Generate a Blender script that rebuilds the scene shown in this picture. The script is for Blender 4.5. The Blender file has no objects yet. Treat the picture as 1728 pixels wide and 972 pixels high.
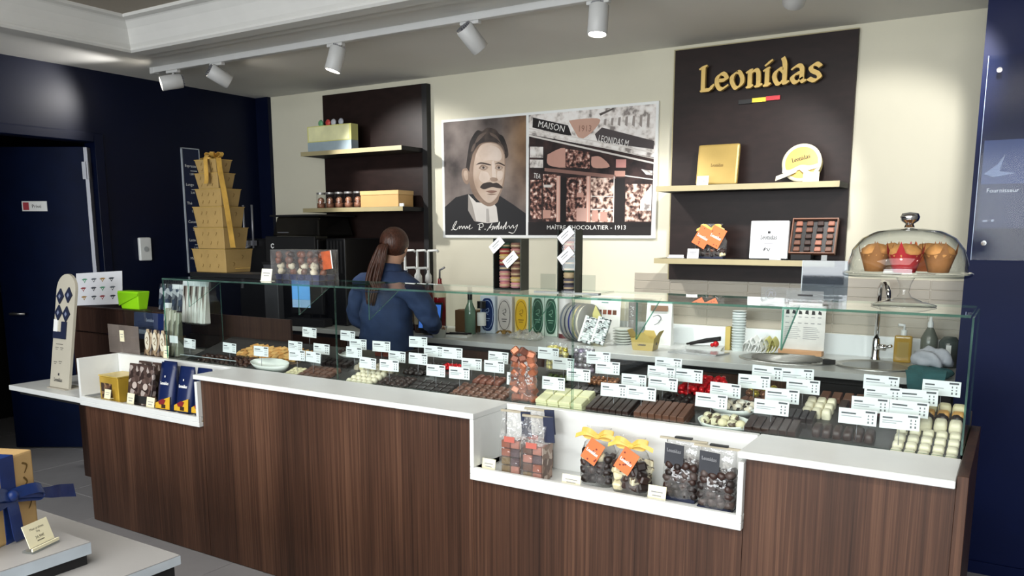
import bpy, bmesh, math, random
from mathutils import Matrix, Vector, Euler
random.seed(7)
scene = bpy.context.scene
COL = scene.collection
# ------------------------------------------------------------------ camera
cd = bpy.data.cameras.new('camera')
cd.sensor_width = 36.0
cd.lens = 1375.7 / 1728 * 36.0
cd.shift_y = (615.64 - 486) / 1728
cd.clip_start = 0.05
cam = bpy.data.objects.new('camera', cd)
COL.objects.link(cam)
cam.location = (0, 0, 1.6)
cam.rotation_euler = (math.pi / 2 - 0.160246, 0, 0.556167)
scene.camera = cam
# ------------------------------------------------------------------ world, exposure
w = bpy.data.worlds.new('world')
scene.world = w
w.use_nodes = True
w.node_tree.nodes['Background'].inputs[0].default_value = (0.55, 0.6, 0.7, 1)
w.node_tree.nodes['Background'].inputs[1].default_value = 0.05
scene.view_settings.view_transform = 'Standard'
scene.view_settings.look = 'None'
scene.view_settings.gamma = 1.0
scene.view_settings.use_curve_mapping = False
scene.view_settings.exposure = 0.0
scene.cycles.transparent_max_bounces = 24
scene.cycles.max_bounces = 8
# ------------------------------------------------------------------ lights (area fills added out of view, and track spots)
def area(name, loc, sx, sy, power, rot=(0, 0, 0), color=(1, .96, .9)):
    l = bpy.data.lights.new(name, 'AREA')
    l.shape = 'RECTANGLE'; l.size = sx; l.size_y = sy; l.energy = power; l.color = color
    o = bpy.data.objects.new(name, l); COL.objects.link(o)
    o.location = loc; o.rotation_euler = rot
    return o
def spot(name, loc, d, power, ang=60, blend=.5, r=.03, color=(1, .975, .94)):
    l = bpy.data.lights.new(name, 'SPOT')
    l.energy = power; l.spot_size = math.radians(ang); l.spot_blend = blend; l.shadow_soft_size = r; l.color = color
    o = bpy.data.objects.new(name, l); COL.objects.link(o)
    o.location = loc
    o.rotation_euler = Vector(d).to_track_quat('-Z', 'Y').to_euler()
    return o
area('ceiling_fill_light', (-1.4, -0.4, 2.86), 4.0, 2.4, 120)  # unseen panel in the coffer, added as ambient fill
area('window_fill_light', (-1.6, -3.1, 1.85), 6.4, 1.4, 330, (math.pi / 2, 0, 0), (.93, .97, 1))  # area light for an unseen shop window, added to lift ceiling and fronts
# a second lighting track over the customers, in front of the counter
for i, (x, y, d, p) in enumerate([(-4.1, 0.9, (-.05, .62, -.6), 42), (-2.9, 0.9, (-.05, .62, -.6), 42), (-1.7, 0.9, (0, .62, -.6), 42),
                                  (-0.5, 0.9, (.02, .62, -.6), 42), (0.7, 0.9, (-.2, .75, -.5), 40)]):
    spot('front_track_lamp', (x, y, 2.6), d, p, 75, .8)

# ------------------------------------------------------------------ material helpers
def lin(h):
    h = h.lstrip('#'); c = [int(h[i:i + 2], 16) / 255 for i in (0, 2, 4)]
    return tuple(x / 12.92 if x <= .04045 else ((x + .055) / 1.055) ** 2.4 for x in c)
MATS = {}
def P(name, col, rough=.5, metal=0., spec=.5, var=.12, nscale=8., bump=0., stretch=None, coat=0., trans=0., emit=None, estr=0., alpha=None):
    """principled material whose colour drifts a little with object-space noise"""
    if name in MATS: return MATS[name]
    m = bpy.data.materials.new(name); m.use_nodes = True
    nt = m.node_tree; b = nt.nodes['Principled BSDF']
    c = lin(col)
    tc = nt.nodes.new('ShaderNodeTexCoord'); mp = nt.nodes.new('ShaderNodeMapping'); nz = nt.nodes.new('ShaderNodeTexNoise')
    nz.inputs['Scale'].default_value = nscale; nz.inputs['Detail'].default_value = 3
    if stretch: mp.inputs['Scale'].default_value = stretch
    nt.links.new(tc.outputs['Object'], mp.inputs[0]); nt.links.new(mp.outputs[0], nz.inputs['Vector'])
    r = nt.nodes.new('ShaderNodeValToRGB')
    r.color_ramp.elements[0].position = .3; r.color_ramp.elements[1].position = .7
    r.color_ramp.elements[0].color = tuple(x * (1 - var) for x in c) + (1,)
    r.color_ramp.elements[1].color = tuple(min(1, x * (1 + var)) for x in c) + (1,)
    nt.links.new(nz.outputs['Fac'], r.inputs[0]); nt.links.new(r.outputs[0], b.inputs['Base Color'])
    b.inputs['Roughness'].default_value = rough; b.inputs['Metallic'].default_value = metal
    b.inputs['Specular IOR Level'].default_value = spec
    b.inputs['Coat Weight'].default_value = coat
    b.inputs['Transmission Weight'].default_value = trans
    if emit: b.inputs['Emission Color'].default_value = lin(emit) + (1,); b.inputs['Emission Strength'].default_value = estr
    if bump:
        bp = nt.nodes.new('ShaderNodeBump'); bp.inputs['Strength'].default_value = bump; bp.inputs['Distance'].default_value = .01
        nt.links.new(nz.outputs['Fac'], bp.inputs['Height']); nt.links.new(bp.outputs[0], b.inputs['Normal'])
    MATS[name] = m
    return m
def wood(name, c0, c1, c2, sc=(26, 26, 1.1), rough=.45, spec=.4):
    m = bpy.data.materials.new(name); m.use_nodes = True
    nt = m.node_tree; b = nt.nodes['Principled BSDF']
    tc = nt.nodes.new('ShaderNodeTexCoord'); mp = nt.nodes.new('ShaderNodeMapping'); mp.inputs['Scale'].default_value = sc
    nz = nt.nodes.new('ShaderNodeTexNoise'); nz.inputs['Scale'].default_value = 1.0; nz.inputs['Detail'].default_value = 7; nz.inputs['Roughness'].default_value = .62; nz.inputs['Distortion'].default_value = .35
    mp2 = nt.nodes.new('ShaderNodeMapping'); mp2.inputs['Scale'].default_value = (5.5, 5.5, .35)
    nz2 = nt.nodes.new('ShaderNodeTexNoise'); nz2.inputs['Scale'].default_value = 1.0; nz2.inputs['Detail'].default_value = 3; nz2.inputs['Distortion'].default_value = .8
    mx = nt.nodes.new('ShaderNodeMath'); mx.operation = 'MULTIPLY_ADD'; mx.inputs[1].default_value = .55
    r = nt.nodes.new('ShaderNodeValToRGB'); e = r.color_ramp.elements
    e[0].position = .36; e[0].color = lin(c0) + (1,); e[1].position = .72; e[1].color = lin(c2) + (1,)
    k = e.new(.52); k.color = lin(c1) + (1,)
    ml = nt.nodes.new('ShaderNodeMath'); ml.operation = 'MULTIPLY'; ml.inputs[1].default_value = .45
    L = nt.links.new
    L(tc.outputs['Object'], mp.inputs[0]); L(tc.outputs['Object'], mp2.inputs[0]); L(mp.outputs[0], nz.inputs['Vector']); L(mp2.outputs[0], nz2.inputs['Vector'])
    L(nz2.outputs['Fac'], ml.inputs[0]); L(nz.outputs['Fac'], mx.inputs[0]); L(ml.outputs[0], mx.inputs[2]); L(mx.outputs[0], r.inputs[0]); L(r.outputs[0], b.inputs['Base Color'])
    b.inputs['Roughness'].default_value = rough; b.inputs['Specular IOR Level'].default_value = spec
    return m
def pane(name, tint, refl=1.0, rough=0.0, body=0.0, bodycol='ffffff', bump=0., bscale=30., rim=None):
    """thin clear sheet: tinted transparency plus fresnel reflection (and a little milkiness for film)"""
    m = bpy.data.materials.new(name); m.use_nodes = True
    nt = m.node_tree; nt.nodes.clear(); L = nt.links.new
    out = nt.nodes.new('ShaderNodeOutputMaterial'); tr = nt.nodes.new('ShaderNodeBsdfTransparent'); gl = nt.nodes.new('ShaderNodeBsdfGlossy')
    tr.inputs[0].default_value = lin(tint) + (1,); gl.inputs['Roughness'].default_value = rough; gl.inputs[0].default_value = (1, 1, 1, 1)
    fr = nt.nodes.new('ShaderNodeFresnel'); fr.inputs[0].default_value = 1.45
    ml = nt.nodes.new('ShaderNodeMath'); ml.operation = 'MULTIPLY'; ml.inputs[1].default_value = refl; ml.use_clamp = True
    mx = nt.nodes.new('ShaderNodeMixShader')
    geo = nt.nodes.new('ShaderNodeNewGeometry'); inv = nt.nodes.new('ShaderNodeMath'); inv.operation = 'SUBTRACT'; inv.inputs[0].default_value = 1.0
    m3 = nt.nodes.new('ShaderNodeMath'); m3.operation = 'MULTIPLY'
    L(geo.outputs['Backfacing'], inv.inputs[1]); L(fr.outputs[0], ml.inputs[0]); L(ml.outputs[0], m3.inputs[0]); L(inv.outputs[0], m3.inputs[1]); L(m3.outputs[0], mx.inputs[0]); L(tr.outputs[0], mx.inputs[1]); L(gl.outputs[0], mx.inputs[2])
    if rim:                             # darker tint at grazing angles, standing in for refraction at the glass edge
        lw = nt.nodes.new('ShaderNodeLayerWeight'); lw.inputs[0].default_value = .5
        pw = nt.nodes.new('ShaderNodeMath'); pw.operation = 'POWER'; pw.inputs[1].default_value = 5
        cm = nt.nodes.new('ShaderNodeMix'); cm.data_type = 'RGBA'; cm.inputs[6].default_value = lin(tint) + (1,); cm.inputs[7].default_value = lin(rim) + (1,)
        L(lw.outputs['Facing'], pw.inputs[0]); L(pw.outputs[0], cm.inputs[0]); L(cm.outputs[2], tr.inputs[0])
    last = mx
    nz = None
    if bump or body:
        tc = nt.nodes.new('ShaderNodeTexCoord'); nz = nt.nodes.new('ShaderNodeTexNoise'); nz.inputs['Scale'].default_value = bscale; nz.inputs['Detail'].default_value = 2
        L(tc.outputs['Object'], nz.inputs['Vector'])
    if bump:
        bp = nt.nodes.new('ShaderNodeBump'); bp.inputs['Strength'].default_value = bump; bp.inputs['Distance'].default_value = .02
        L(nz.outputs['Fac'], bp.inputs['Height']); L(bp.outputs[0], gl.inputs['Normal']); L(bp.outputs[0], fr.inputs['Normal'])
    if body:
        df = nt.nodes.new('ShaderNodeBsdfDiffuse'); df.inputs[0].default_value = lin(bodycol) + (1,)
        m2 = nt.nodes.new('ShaderNodeMixShader'); k = nt.nodes.new('ShaderNodeMath'); k.operation = 'MULTIPLY'; k.inputs[1].default_value = body * 2
        L(nz.outputs['Fac'], k.inputs[0]); L(k.outputs[0], m2.inputs[0]); L(mx.outputs[0], m2.inputs[1]); L(df.outputs[0], m2.inputs[2]); last = m2
    L(last.outputs[0], out.inputs[0])
    return m
def speck(name, cols, scale, rough=.5, kind='voronoi', metal=0., spec=.5, stretch=(1, 1, 1)):
    """patchwork of colours for printed clutter, foil and patterned wrapping"""
    m = bpy.data.materials.new(name); m.use_nodes = True
    nt = m.node_tree; b = nt.nodes['Principled BSDF']; L = nt.links.new
    tc = nt.nodes.new('ShaderNodeTexCoord'); mp = nt.nodes.new('ShaderNodeMapping'); mp.inputs['Scale'].default_value = stretch
    L(tc.outputs['Object'], mp.inputs[0])
    if kind == 'voronoi':
        t = nt.nodes.new('ShaderNodeTexVoronoi'); t.inputs['Scale'].default_value = scale
        s = nt.nodes.new('ShaderNodeSeparateColor'); L(t.outputs['Color'], s.inputs[0]); fac = s.outputs[0]
    else:
        t = nt.nodes.new('ShaderNodeTexNoise'); t.inputs['Scale'].default_value = scale; t.inputs['Detail'].default_value = 4; fac = t.outputs['Fac']
    L(mp.outputs[0], t.inputs['Vector'])
    r = nt.nodes.new('ShaderNodeValToRGB'); e = r.color_ramp.elements
    n = len(cols); lo, hi = (0, 1) if kind == 'voronoi' else (.34, .66)
    if kind == 'voronoi': r.color_ramp.interpolation = 'CONSTANT'
    for i, c in enumerate(cols):
        pos = lo + (hi - lo) * (i / n if kind == 'voronoi' else i / max(1, n - 1))
        k = e[0] if i == 0 else (e[1] if i == 1 else e.new(pos))
        k.position = pos; k.color = lin(c) + (1,)
    L(fac, r.inputs[0]); L(r.outputs[0], b.inputs['Base Color'])
    b.inputs['Roughness'].default_value = rough; b.inputs['Metallic'].default_value = metal; b.inputs['Specular IOR Level'].default_value = spec
    return m

WALNUT = wood('walnut_veneer', '2a1910', '493023', '6f4f3c', sc=(120, 120, 1.1))
WALNUT_D = wood('walnut_dark', '20130d', '33211a', '453227', sc=(70, 70, 1.3))
WHITE = P('white_solid_surface', 'dfe2e0', .35, var=.02)
WHITEP = P('white_paper', 'f0f2f0', .7, var=.02)
CREAM = P('cream_wall_paint', 'd8d4c0', .8, var=.02, nscale=2)
CREAMC = P('cream_card', 'eee9c8', .7, var=.02)
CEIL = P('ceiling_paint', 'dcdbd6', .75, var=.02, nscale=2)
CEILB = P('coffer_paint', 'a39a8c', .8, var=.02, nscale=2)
TRIMW = P('white_moulding', 'd6d5d0', .6, var=.02)
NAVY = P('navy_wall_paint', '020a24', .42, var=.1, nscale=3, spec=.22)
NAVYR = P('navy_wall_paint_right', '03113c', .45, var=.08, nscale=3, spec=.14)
FLOOR = P('grey_floor_tile', '8f8f92', .5, var=.06, nscale=4)
GROUT = P('dark_grout', '5a5a5c', .9)
WENGE = P('wenge_panel', '221715', .42, var=.2, nscale=9, stretch=(1.2, 1, 3), spec=.22)
BLACK = P('black_plastic', '0b0b0d', .4, var=.1)
BLACKM = P('matte_black', '101012', .7, var=.1)
DECK = P('grey_glossy_deck', '3a3938', .15, var=.05)
GOLDM = P('brushed_gold', 'd9b766', .28, metal=.85, var=.08, nscale=30)
GOLDL = P('gold_letter', 'e0bd6c', .4, metal=.15, var=.06, nscale=20)
CHAMP = P('champagne_edge', 'a89d78', .4, var=.05)
GOLDP = P('gold_paper', '9c8250', .5, metal=.2, var=.1, nscale=10, bump=.05)
GOLDP2 = P('gift_gold_paper', 'c9a873', .5, metal=.1, var=.08, nscale=7, bump=.1)
INK = P('brown_ink', '6b5222', .6)
NAVYD = P('navy_door_paint', '010d2a', .5, spec=.1)
DARKINK = P('dark_print', '2a2a2c', .7)
GREYINK = P('grey_print', '8a8c90', .7)
STEEL = P('brushed_steel', 'c9c9c6', .42, metal=1., var=.06, nscale=40)
CHROME = P('chrome', 'dcdcdc', .06, metal=1., var=.01)
ALU = P('grey_aluminium', '8f9096', .4, metal=.6, var=.04)
LAMPW = P('white_lamp_enamel', 'c6c6c4', .45, var=.02)
LENS = P('lamp_lens', 'ffffff', .4, emit='fff6e6', estr=30)
PANE = pane('clear_glass', 'fafdfc', 1.0)

PANEE = pane('green_glass_edge', '6fa696', 1.4, .05, body=.13, bodycol='8fc4b4', bscale=8)
ACRYL = pane('clear_acrylic', 'eef1f1', 1.1, .02)
FILM = pane('clear_film', 'f4f4f4', 1.5, .08, body=.06, bump=.5, bscale=26)
GLASS = pane('blown_glass', 'fcfdfd', 1.3, .01, rim='6f7a78')
NAVYB = P('navy_ribbon', '0f2f6e', .4, var=.25, nscale=14, spec=.6)
NAVYP = P('navy_pouch_film', '0e1f4d', .35, var=.15)
NAVYCARD = P('navy_card', '17203c', .6)
MILK = P('milk_chocolate', '664232', .42, var=.12, nscale=30)
DARK = P('dark_chocolate', '32201b', .38, var=.15, nscale=30)
DARKER = P('very_dark_chocolate', '1f1513', .4, var=.2, nscale=30)
IVORY = P('white_chocolate', 'eae2c6', .42, var=.05, nscale=20)
IVORY2 = P('pale_white_chocolate', 'e0d6ae', .45, var=.05)
CARA = P('caramel_glaze', 'd6a25a', .3, var=.25, nscale=30)
REDF = P('red_foil', 'c3121c', .25, metal=.35, var=.3, nscale=30)
COPPERF = P('copper_foil', 'b0664a', .3, metal=.4, var=.3, nscale=20)
GOLDF = P('yellow_gold_foil', 'c9b54a', .25, metal=.6, var=.25, nscale=25)
GREENF = P('green_foil', '4d5a33', .3, metal=.4, var=.3, nscale=25)
LILACF = P('silver_lilac_foil', '9d8fa6', .3, metal=.4, var=.3, nscale=20)
BRONZEF = P('bronze_foil', '9a6a4c', .25, metal=.5, var=.3, nscale=30)
BISC = P('orange_wafer', 'd29a52', .6, var=.2, nscale=30)
PORC = P('white_porcelain', 'dfe3dd', .2, var=.02)
TEALC = P('teal_cloth', '3f6f72', .9, var=.15, nscale=20, bump=.2)
GREYC = P('grey_white_cloth', 'b9bcc4', .9, var=.1, nscale=20, bump=.2)
KRAFT = P('kraft_card', 'b98d55', .7, var=.06)
KRAFTD = P('brown_carton', '7b5c3c', .8, var=.06)
YELK = P('yellow_kraft_carton', 'c3ad62', .7, var=.05)
LIME = P('lime_green_plastic', '8fd414', .45, var=.06)

# ------------------------------------------------------------------ mesh builder
class MB:
    def __init__(s):
        s.v = []; s.f = []; s.mi = []; s.sm = []; s.mats = []; s.T = Matrix.Identity(4); s.cur = 0; s.smooth = False
    def mat(s, m):
        if m not in s.mats: s.mats.append(m)
        s.cur = s.mats.index(m); return s
    def add(s, vs, fs, smooth=None):
        b = len(s.v); s.v += [tuple(s.T @ Vector(p)) for p in vs]
        for f in fs:
            s.f.append([i + b for i in f]); s.mi.append(s.cur); s.sm.append(s.smooth if smooth is None else smooth)
        return s
    def box(s, x0, x1, y0, y1, z0, z1):
        return s.add([(x0, y0, z0), (x1, y0, z0), (x1, y1, z0), (x0, y1, z0), (x0, y0, z1), (x1, y0, z1), (x1, y1, z1), (x0, y1, z1)],
                     [(0, 3, 2, 1), (4, 5, 6, 7), (0, 1, 5, 4), (1, 2, 6, 5), (2, 3, 7, 6), (3, 0, 4, 7)])
    def cb(s, c, sx, sy, sz):
        return s.box(c[0] - sx / 2, c[0] + sx / 2, c[1] - sy / 2, c[1] + sy / 2, c[2] - sz / 2, c[2] + sz / 2)
    def frus(s, x0, x1, y0, y1, z0, z1, gx, gy=None):
        """box whose top is larger (g>0) or smaller (g<0)"""
        gy = gx if gy is None else gy
        return s.add([(x0, y0, z0), (x1, y0, z0), (x1, y1, z0), (x0, y1, z0), (x0 - gx, y0 - gy, z1), (x1 + gx, y0 - gy, z1), (x1 + gx, y1 + gy, z1), (x0 - gx, y1 + gy, z1)],
                     [(0, 3, 2, 1), (4, 5, 6, 7), (0, 1, 5, 4), (1, 2, 6, 5), (2, 3, 7, 6), (3, 0, 4, 7)])
    def prism(s, poly, a0, a1, ax='y'):
        n = len(poly)
        def q(p, a): return (p[0], a, p[1]) if ax == 'y' else ((p[0], p[1], a) if ax == 'z' else (a, p[0], p[1]))
        vs = [q(p, a0) for p in poly] + [q(p, a1) for p in poly]
        fs = [tuple(range(n)), tuple(range(2 * n - 1, n - 1, -1))] + [(i, i + n, (i + 1) % n + n, (i + 1) % n) for i in range(n)]
        return s.add(vs, fs)
    def flat(s, poly, a, ax='y'):
        vs = [(p[0], a, p[1]) if ax == 'y' else ((p[0], p[1], a) if ax == 'z' else (a, p[0], p[1])) for p in poly]
        return s.add(vs, [tuple(range(len(poly)))])
    def lathe(s, prof, n=24, c=(0, 0, 0), sx=1., sy=1., smooth=True):
        vs = []; fs = []
        for r, z in prof:
            for i in range(n):
                a = 2 * math.pi * i / n
                vs.append((c[0] + r * sx * math.cos(a), c[1] + r * sy * math.sin(a), c[2] + z))
        for j in range(len(prof) - 1):
            for i in range(n):
                k = (i + 1) % n
                fs.append((j * n + i, j * n + k, (j + 1) * n + k, (j + 1) * n + i))
        s.add(vs, fs, smooth)
        return s
    def disc(s, r, z, n=24, c=(0, 0, 0), sx=1., sy=1.):
        return s.add([(c[0] + r * sx * math.cos(2 * math.pi * i / n), c[1] + r * sy * math.sin(2 * math.pi * i / n), c[2] + z) for i in range(n)], [tuple(range(n))], False)
    def cyl(s, r, z0, z1, n=20, c=(0, 0, 0), r1=None):
        r1 = r if r1 is None else r1
        s.lathe([(r, z0), (r1, z1)], n, c); s.disc(r, z0, n, c); s.disc(r1, z1, n, c)
        return s
    def ell(s, c, rx, ry=None, rz=None, n=10, k=7):
        ry = rx if ry is None else ry; rz = rx if rz is None else rz
        return s.lathe([(math.sin(math.pi * j / k) * 1.0 + (1e-4 if j in (0, k) else 0), -rz * math.cos(math.pi * j / k)) for j in range(k + 1)], n, c, rx, ry)
    def tube(s, pts, r, n=8, closed=False):
        pts = [Vector(p) for p in pts]; m = len(pts); rs = r if isinstance(r, (list, tuple)) else [r] * m
        vs = []; fs = []; up = None
        for i, p in enumerate(pts):
            a = pts[i - 1] if (i or closed) else p; b = pts[(i + 1) % m] if (i < m - 1 or closed) else p
            t = (b - a).normalized()
            if up is None: up = t.orthogonal().normalized()
            up = (up - t * up.dot(t)).normalized(); sd = t.cross(up)
            for k in range(n):
                q = 2 * math.pi * k / n
                vs.append(p + (up * math.cos(q) + sd * math.sin(q)) * rs[i])
        for i in range(m if closed else m - 1):
            j = (i + 1) % m
            for k in range(n):
                l = (k + 1) % n
                fs.append((i * n + k, i * n + l, j * n + l, j * n + k))
        if not closed: fs += [tuple(range(n))[::-1], tuple(range((m - 1) * n, m * n))]
        return s.add(vs, fs, True)
    def ribbon(s, pts, wv, th=.0012):
        """strip along pts, wv = half-width vector(s)"""
        pts = [Vector(p) for p in pts]; ws0 = wv if isinstance(wv[0], (list, tuple, Vector)) else [wv] * len(pts)
        pts, wv = crom3(pts), crom3([Vector(q) for q in ws0]); m = len(pts); ws = [Vector(x) for x in wv] if isinstance(wv[0], (list, tuple, Vector)) else [Vector(wv)] * m
        vs = []; fs = []
        for i, p in enumerate(pts):
            t = (pts[min(i + 1, m - 1)] - pts[max(i - 1, 0)]).normalized(); nn = t.cross(ws[i])
            nn = nn.normalized() * th if nn.length > 1e-6 else Vector((0, 0, th))
            vs += [p - ws[i] - nn, p + ws[i] - nn, p + ws[i] + nn, p - ws[i] + nn]
        for i in range(m - 1):
            for k in range(4):
                l = (k + 1) % 4
                fs.append((i * 4 + k, i * 4 + l, i * 4 + 4 + l, i * 4 + 4 + k))
        fs += [(0, 3, 2, 1), tuple(m * 4 - 4 + k for k in range(4))]
        return s.add(vs, fs, False)
    def text(s, txt, size, M, depth=0.):
        vs, fs = text_geo(txt); b = s.T; s.T = b @ M
        s.add([(x * size, y * size, 0.) for x, y in vs], fs, False); s.T = b
        return s
    def pen(s, strokes, wd, ang, thin, M, depth):
        """broad-nib strokes: convex sweeps, extruded by depth; each a hair prouder than the last so none coincide"""
        b = s.T; s.T = b @ M; kk = 0; dk = .00025 if depth else .000012
        ca, sa = math.cos(ang), math.sin(ang)
        for st in strokes:
            p = crom(st)
            for (x0, y0), (x1, y1) in zip(p, p[1:]):
                rect = [(-wd / 2 * ca + thin / 2 * sa, -wd / 2 * sa - thin / 2 * ca), (wd / 2 * ca + thin / 2 * sa, wd / 2 * sa - thin / 2 * ca),
                        (wd / 2 * ca - thin / 2 * sa, wd / 2 * sa + thin / 2 * ca), (-wd / 2 * ca - thin / 2 * sa, -wd / 2 * sa + thin / 2 * ca)]
                h = hull([(x0 + a, y0 + c) for a, c in rect] + [(x1 + a, y1 + c) for a, c in rect])
                kk += 1
                if depth: s.prism(h, 0, depth + dk * (kk % 9), 'z')
                else: s.flat(h, dk * kk, 'z')
        s.T = b
        return s
    def mesh(s, name, bevel=0., seg=1, recalc=True):
        me = bpy.data.meshes.new(name)
        me.from_pydata(s.v, [], s.f)
        for m in s.mats: me.materials.append(m)
        me.polygons.foreach_set('material_index', s.mi); me.polygons.foreach_set('use_smooth', s.sm)
        if recalc or bevel:
            bm = bmesh.new(); bm.from_mesh(me)
            if bevel:
                bmesh.ops.remove_doubles(bm, verts=bm.verts, dist=1e-5)
                bmesh.ops.bevel(bm, geom=[e for e in bm.edges if len(e.link_faces) == 2 and e.calc_face_angle(0) > .5], offset=bevel, segments=seg, affect='EDGES', profile=.6)
            if recalc: bmesh.ops.recalc_face_normals(bm, faces=bm.faces)
            bm.to_mesh(me); bm.free()
        me.update()
        return me
    def build(s, name, parent=None, bevel=0., seg=1, **k):
        return put(s.mesh(name, bevel, seg), name, parent, **k)
_TXT = {}
def text_geo(t):
    if t not in _TXT:
        c = bpy.data.curves.new('t', 'FONT'); c.body = t; c.resolution_u = 2
        o = bpy.data.objects.new('t', c); me = o.to_mesh()
        _TXT[t] = ([(v.co.x, v.co.y) for v in me.vertices], [tuple(p.vertices) for p in me.polygons])
        o.to_mesh_clear(); bpy.data.objects.remove(o); bpy.data.curves.remove(c)
    return _TXT[t]
def text_w(t): return max([x for x, y in text_geo(t)[0]] or [1])
def crom(p, k=6):
    if len(p) < 3: return p
    out = []; n = len(p)
    for i in range(n - 1):
        a, b, c, d = [Vector((*p[max(0, min(n - 1, j))], 0)) for j in (i - 1, i, i + 1, i + 2)]
        for j in range(k):
            t = j / k
            q = .5 * ((2 * b) + (c - a) * t + (2 * a - 5 * b + 4 * c - d) * t * t + (3 * b - a - 3 * c + d) * t ** 3)
            out.append((q.x, q.y))
    return out + [p[-1]]
def crom3(p, k=5):
    if len(p) < 3: return p
    out = []; n = len(p)
    for i in range(n - 1):
        a, b, c, d = [p[max(0, min(n - 1, j))] for j in (i - 1, i, i + 1, i + 2)]
        for j in range(k):
            t = j / k
            out.append(.5 * ((2 * b) + (c - a) * t + (2 * a - 5 * b + 4 * c - d) * t * t + (3 * b - a - 3 * c + d) * t ** 3))
    return out + [p[-1]]
def hull(pts):
    pts = sorted(set((round(x, 5), round(y, 5)) for x, y in pts))
    def half(ps):
        h = []
        for q in ps:
            while len(h) > 1 and (h[-1][0] - h[-2][0]) * (q[1] - h[-2][1]) - (h[-1][1] - h[-2][1]) * (q[0] - h[-2][0]) <= 0: h.pop()
            h.append(q)
        return h
    a = half(pts); b = half(pts[::-1])
    return a[:-1] + b[:-1]
def tag(o, label=None, cat=None, group=None, kind=None):
    if label: o['label'] = label
    if cat: o['category'] = cat
    if group: o['group'] = group
    if kind: o['kind'] = kind
    return o
def put(me, name, parent=None, loc=(0, 0, 0), rot=(0, 0, 0), scale=None, label=None, cat=None, group=None, kind=None):
    o = bpy.data.objects.new(name, me); COL.objects.link(o)
    o.location = loc; o.rotation_euler = rot
    if scale: o.scale = scale if isinstance(scale, (tuple, list)) else (scale,) * 3
    if parent: o.parent = parent
    return tag(o, label, cat, group, kind)
def thing(name, label, cat, loc=(0, 0, 0), rot=(0, 0, 0), group=None):
    o = bpy.data.objects.new(name, None); COL.objects.link(o); o.empty_display_size = .05
    o.location = loc; o.rotation_euler = rot if isinstance(rot, (tuple, list)) else (0, 0, rot)
    return tag(o, label, cat, group)
def dup(root, loc, rot=None, label=None, group=None):
    r = root.copy(); COL.objects.link(r); r.location = loc
    if rot is not None: r.rotation_euler = rot
    if label: r['label'] = label
    if group: r['group'] = group
    for ch in list(root.children):
        c = ch.copy(); COL.objects.link(c); c.parent = r
        for g in ch.children:
            d = g.copy(); COL.objects.link(d); d.parent = c
    return r
def B(*a): return MB().box(*a)
RX = lambda a: Matrix.Rotation(a, 4, 'X')
RY = lambda a: Matrix.Rotation(a, 4, 'Y')
RZ = lambda a: Matrix.Rotation(a, 4, 'Z')
TR = lambda x, y, z: Matrix.Translation((x, y, z))
FRONT = RX(math.pi / 2)            # text plane facing -Y
def simple(name, mb, m, label, cat, loc=(0, 0, 0), rot=(0, 0, 0), group=None, bevel=0., seg=1):
    return mb.build(name, None, bevel, seg, loc=loc, rot=rot, label=label, cat=cat, group=group)
def struct(name, mb, **k): return mb.build(name, kind='structure', **k)
# broad-nib lettering used for the shop sign and the small printed wordmarks
GLY = {'L': ([[(16, 146), (16, 8)], [(2, 142), (28, 150)], [(10, 6), (56, 6)], [(56, 6), (70, 30)]], 78),
       'e': ([[(16, 56), (62, 60), (58, 86), (38, 97), (16, 80), (11, 48), (22, 14), (42, 4), (66, 20)]], 80),
       'o': ([[(38, 98), (14, 78), (10, 45), (26, 8), (42, 3), (64, 26), (66, 58), (52, 92), (38, 98)]], 86),
       'n': ([[(16, 96), (16, 4)], [(4, 92), (22, 99)], [(18, 78), (42, 97), (60, 82), (62, 4)], [(6, 4), (26, 4)], [(52, 4), (74, 6)]], 86),
       'i': ([[(16, 97), (16, 4)], [(4, 92), (22, 99)], [(6, 4), (28, 5)], [(12, 122), (34, 142)]], 42),
       'd': ([[(60, 66), (40, 90), (16, 72), (11, 40), (26, 6), (44, 6), (62, 28)], [(62, 6), (62, 110), (52, 150)], [(62, 6), (78, 8)]], 86),
       'a': ([[(14, 84), (36, 98), (58, 84), (60, 14), (74, 6)], [(58, 58), (28, 50), (11, 28), (24, 4), (42, 6), (58, 24)]], 84),
       's': ([[(60, 84), (40, 98), (16, 84), (20, 62), (50, 42), (58, 20), (36, 3), (8, 16)]], 70)}
def wordmark(mb, word, width, M, depth=0., wd=22, thin=7, k=None):
    tot = sum(GLY[c][1] for c in word); sc = width / tot; x = 0
    for c in word:
        st, adv = GLY[c]
        mb.pen([[(px * sc + x * sc, py * sc) for px, py in q] for q in st], wd * sc, math.radians(28), thin * sc, M, depth)
        x += adv
    return mb
# ================================================================== the setting
ZC = 2.735
YW = 5.02
XL = -5.68
fl = struct('floor', B(-8.4, 2.8, -3.3, 5.2, -.1, -.012).mat(GROUT))
fl.data.materials.clear(); fl.data.materials.append(GROUT)
tile = MB().mat(FLOOR).box(-.298, .298, -.298, .298, -.012, 0).mesh('floor_tile', .002)
for i in range(-14, 5):
    for j in range(-5, 9):
        x, y = i * .6 + .126, j * .6 + .019
        if x > 2.5: continue
        put(tile, 'floor_tile', fl, loc=(x, y, 0))
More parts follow.
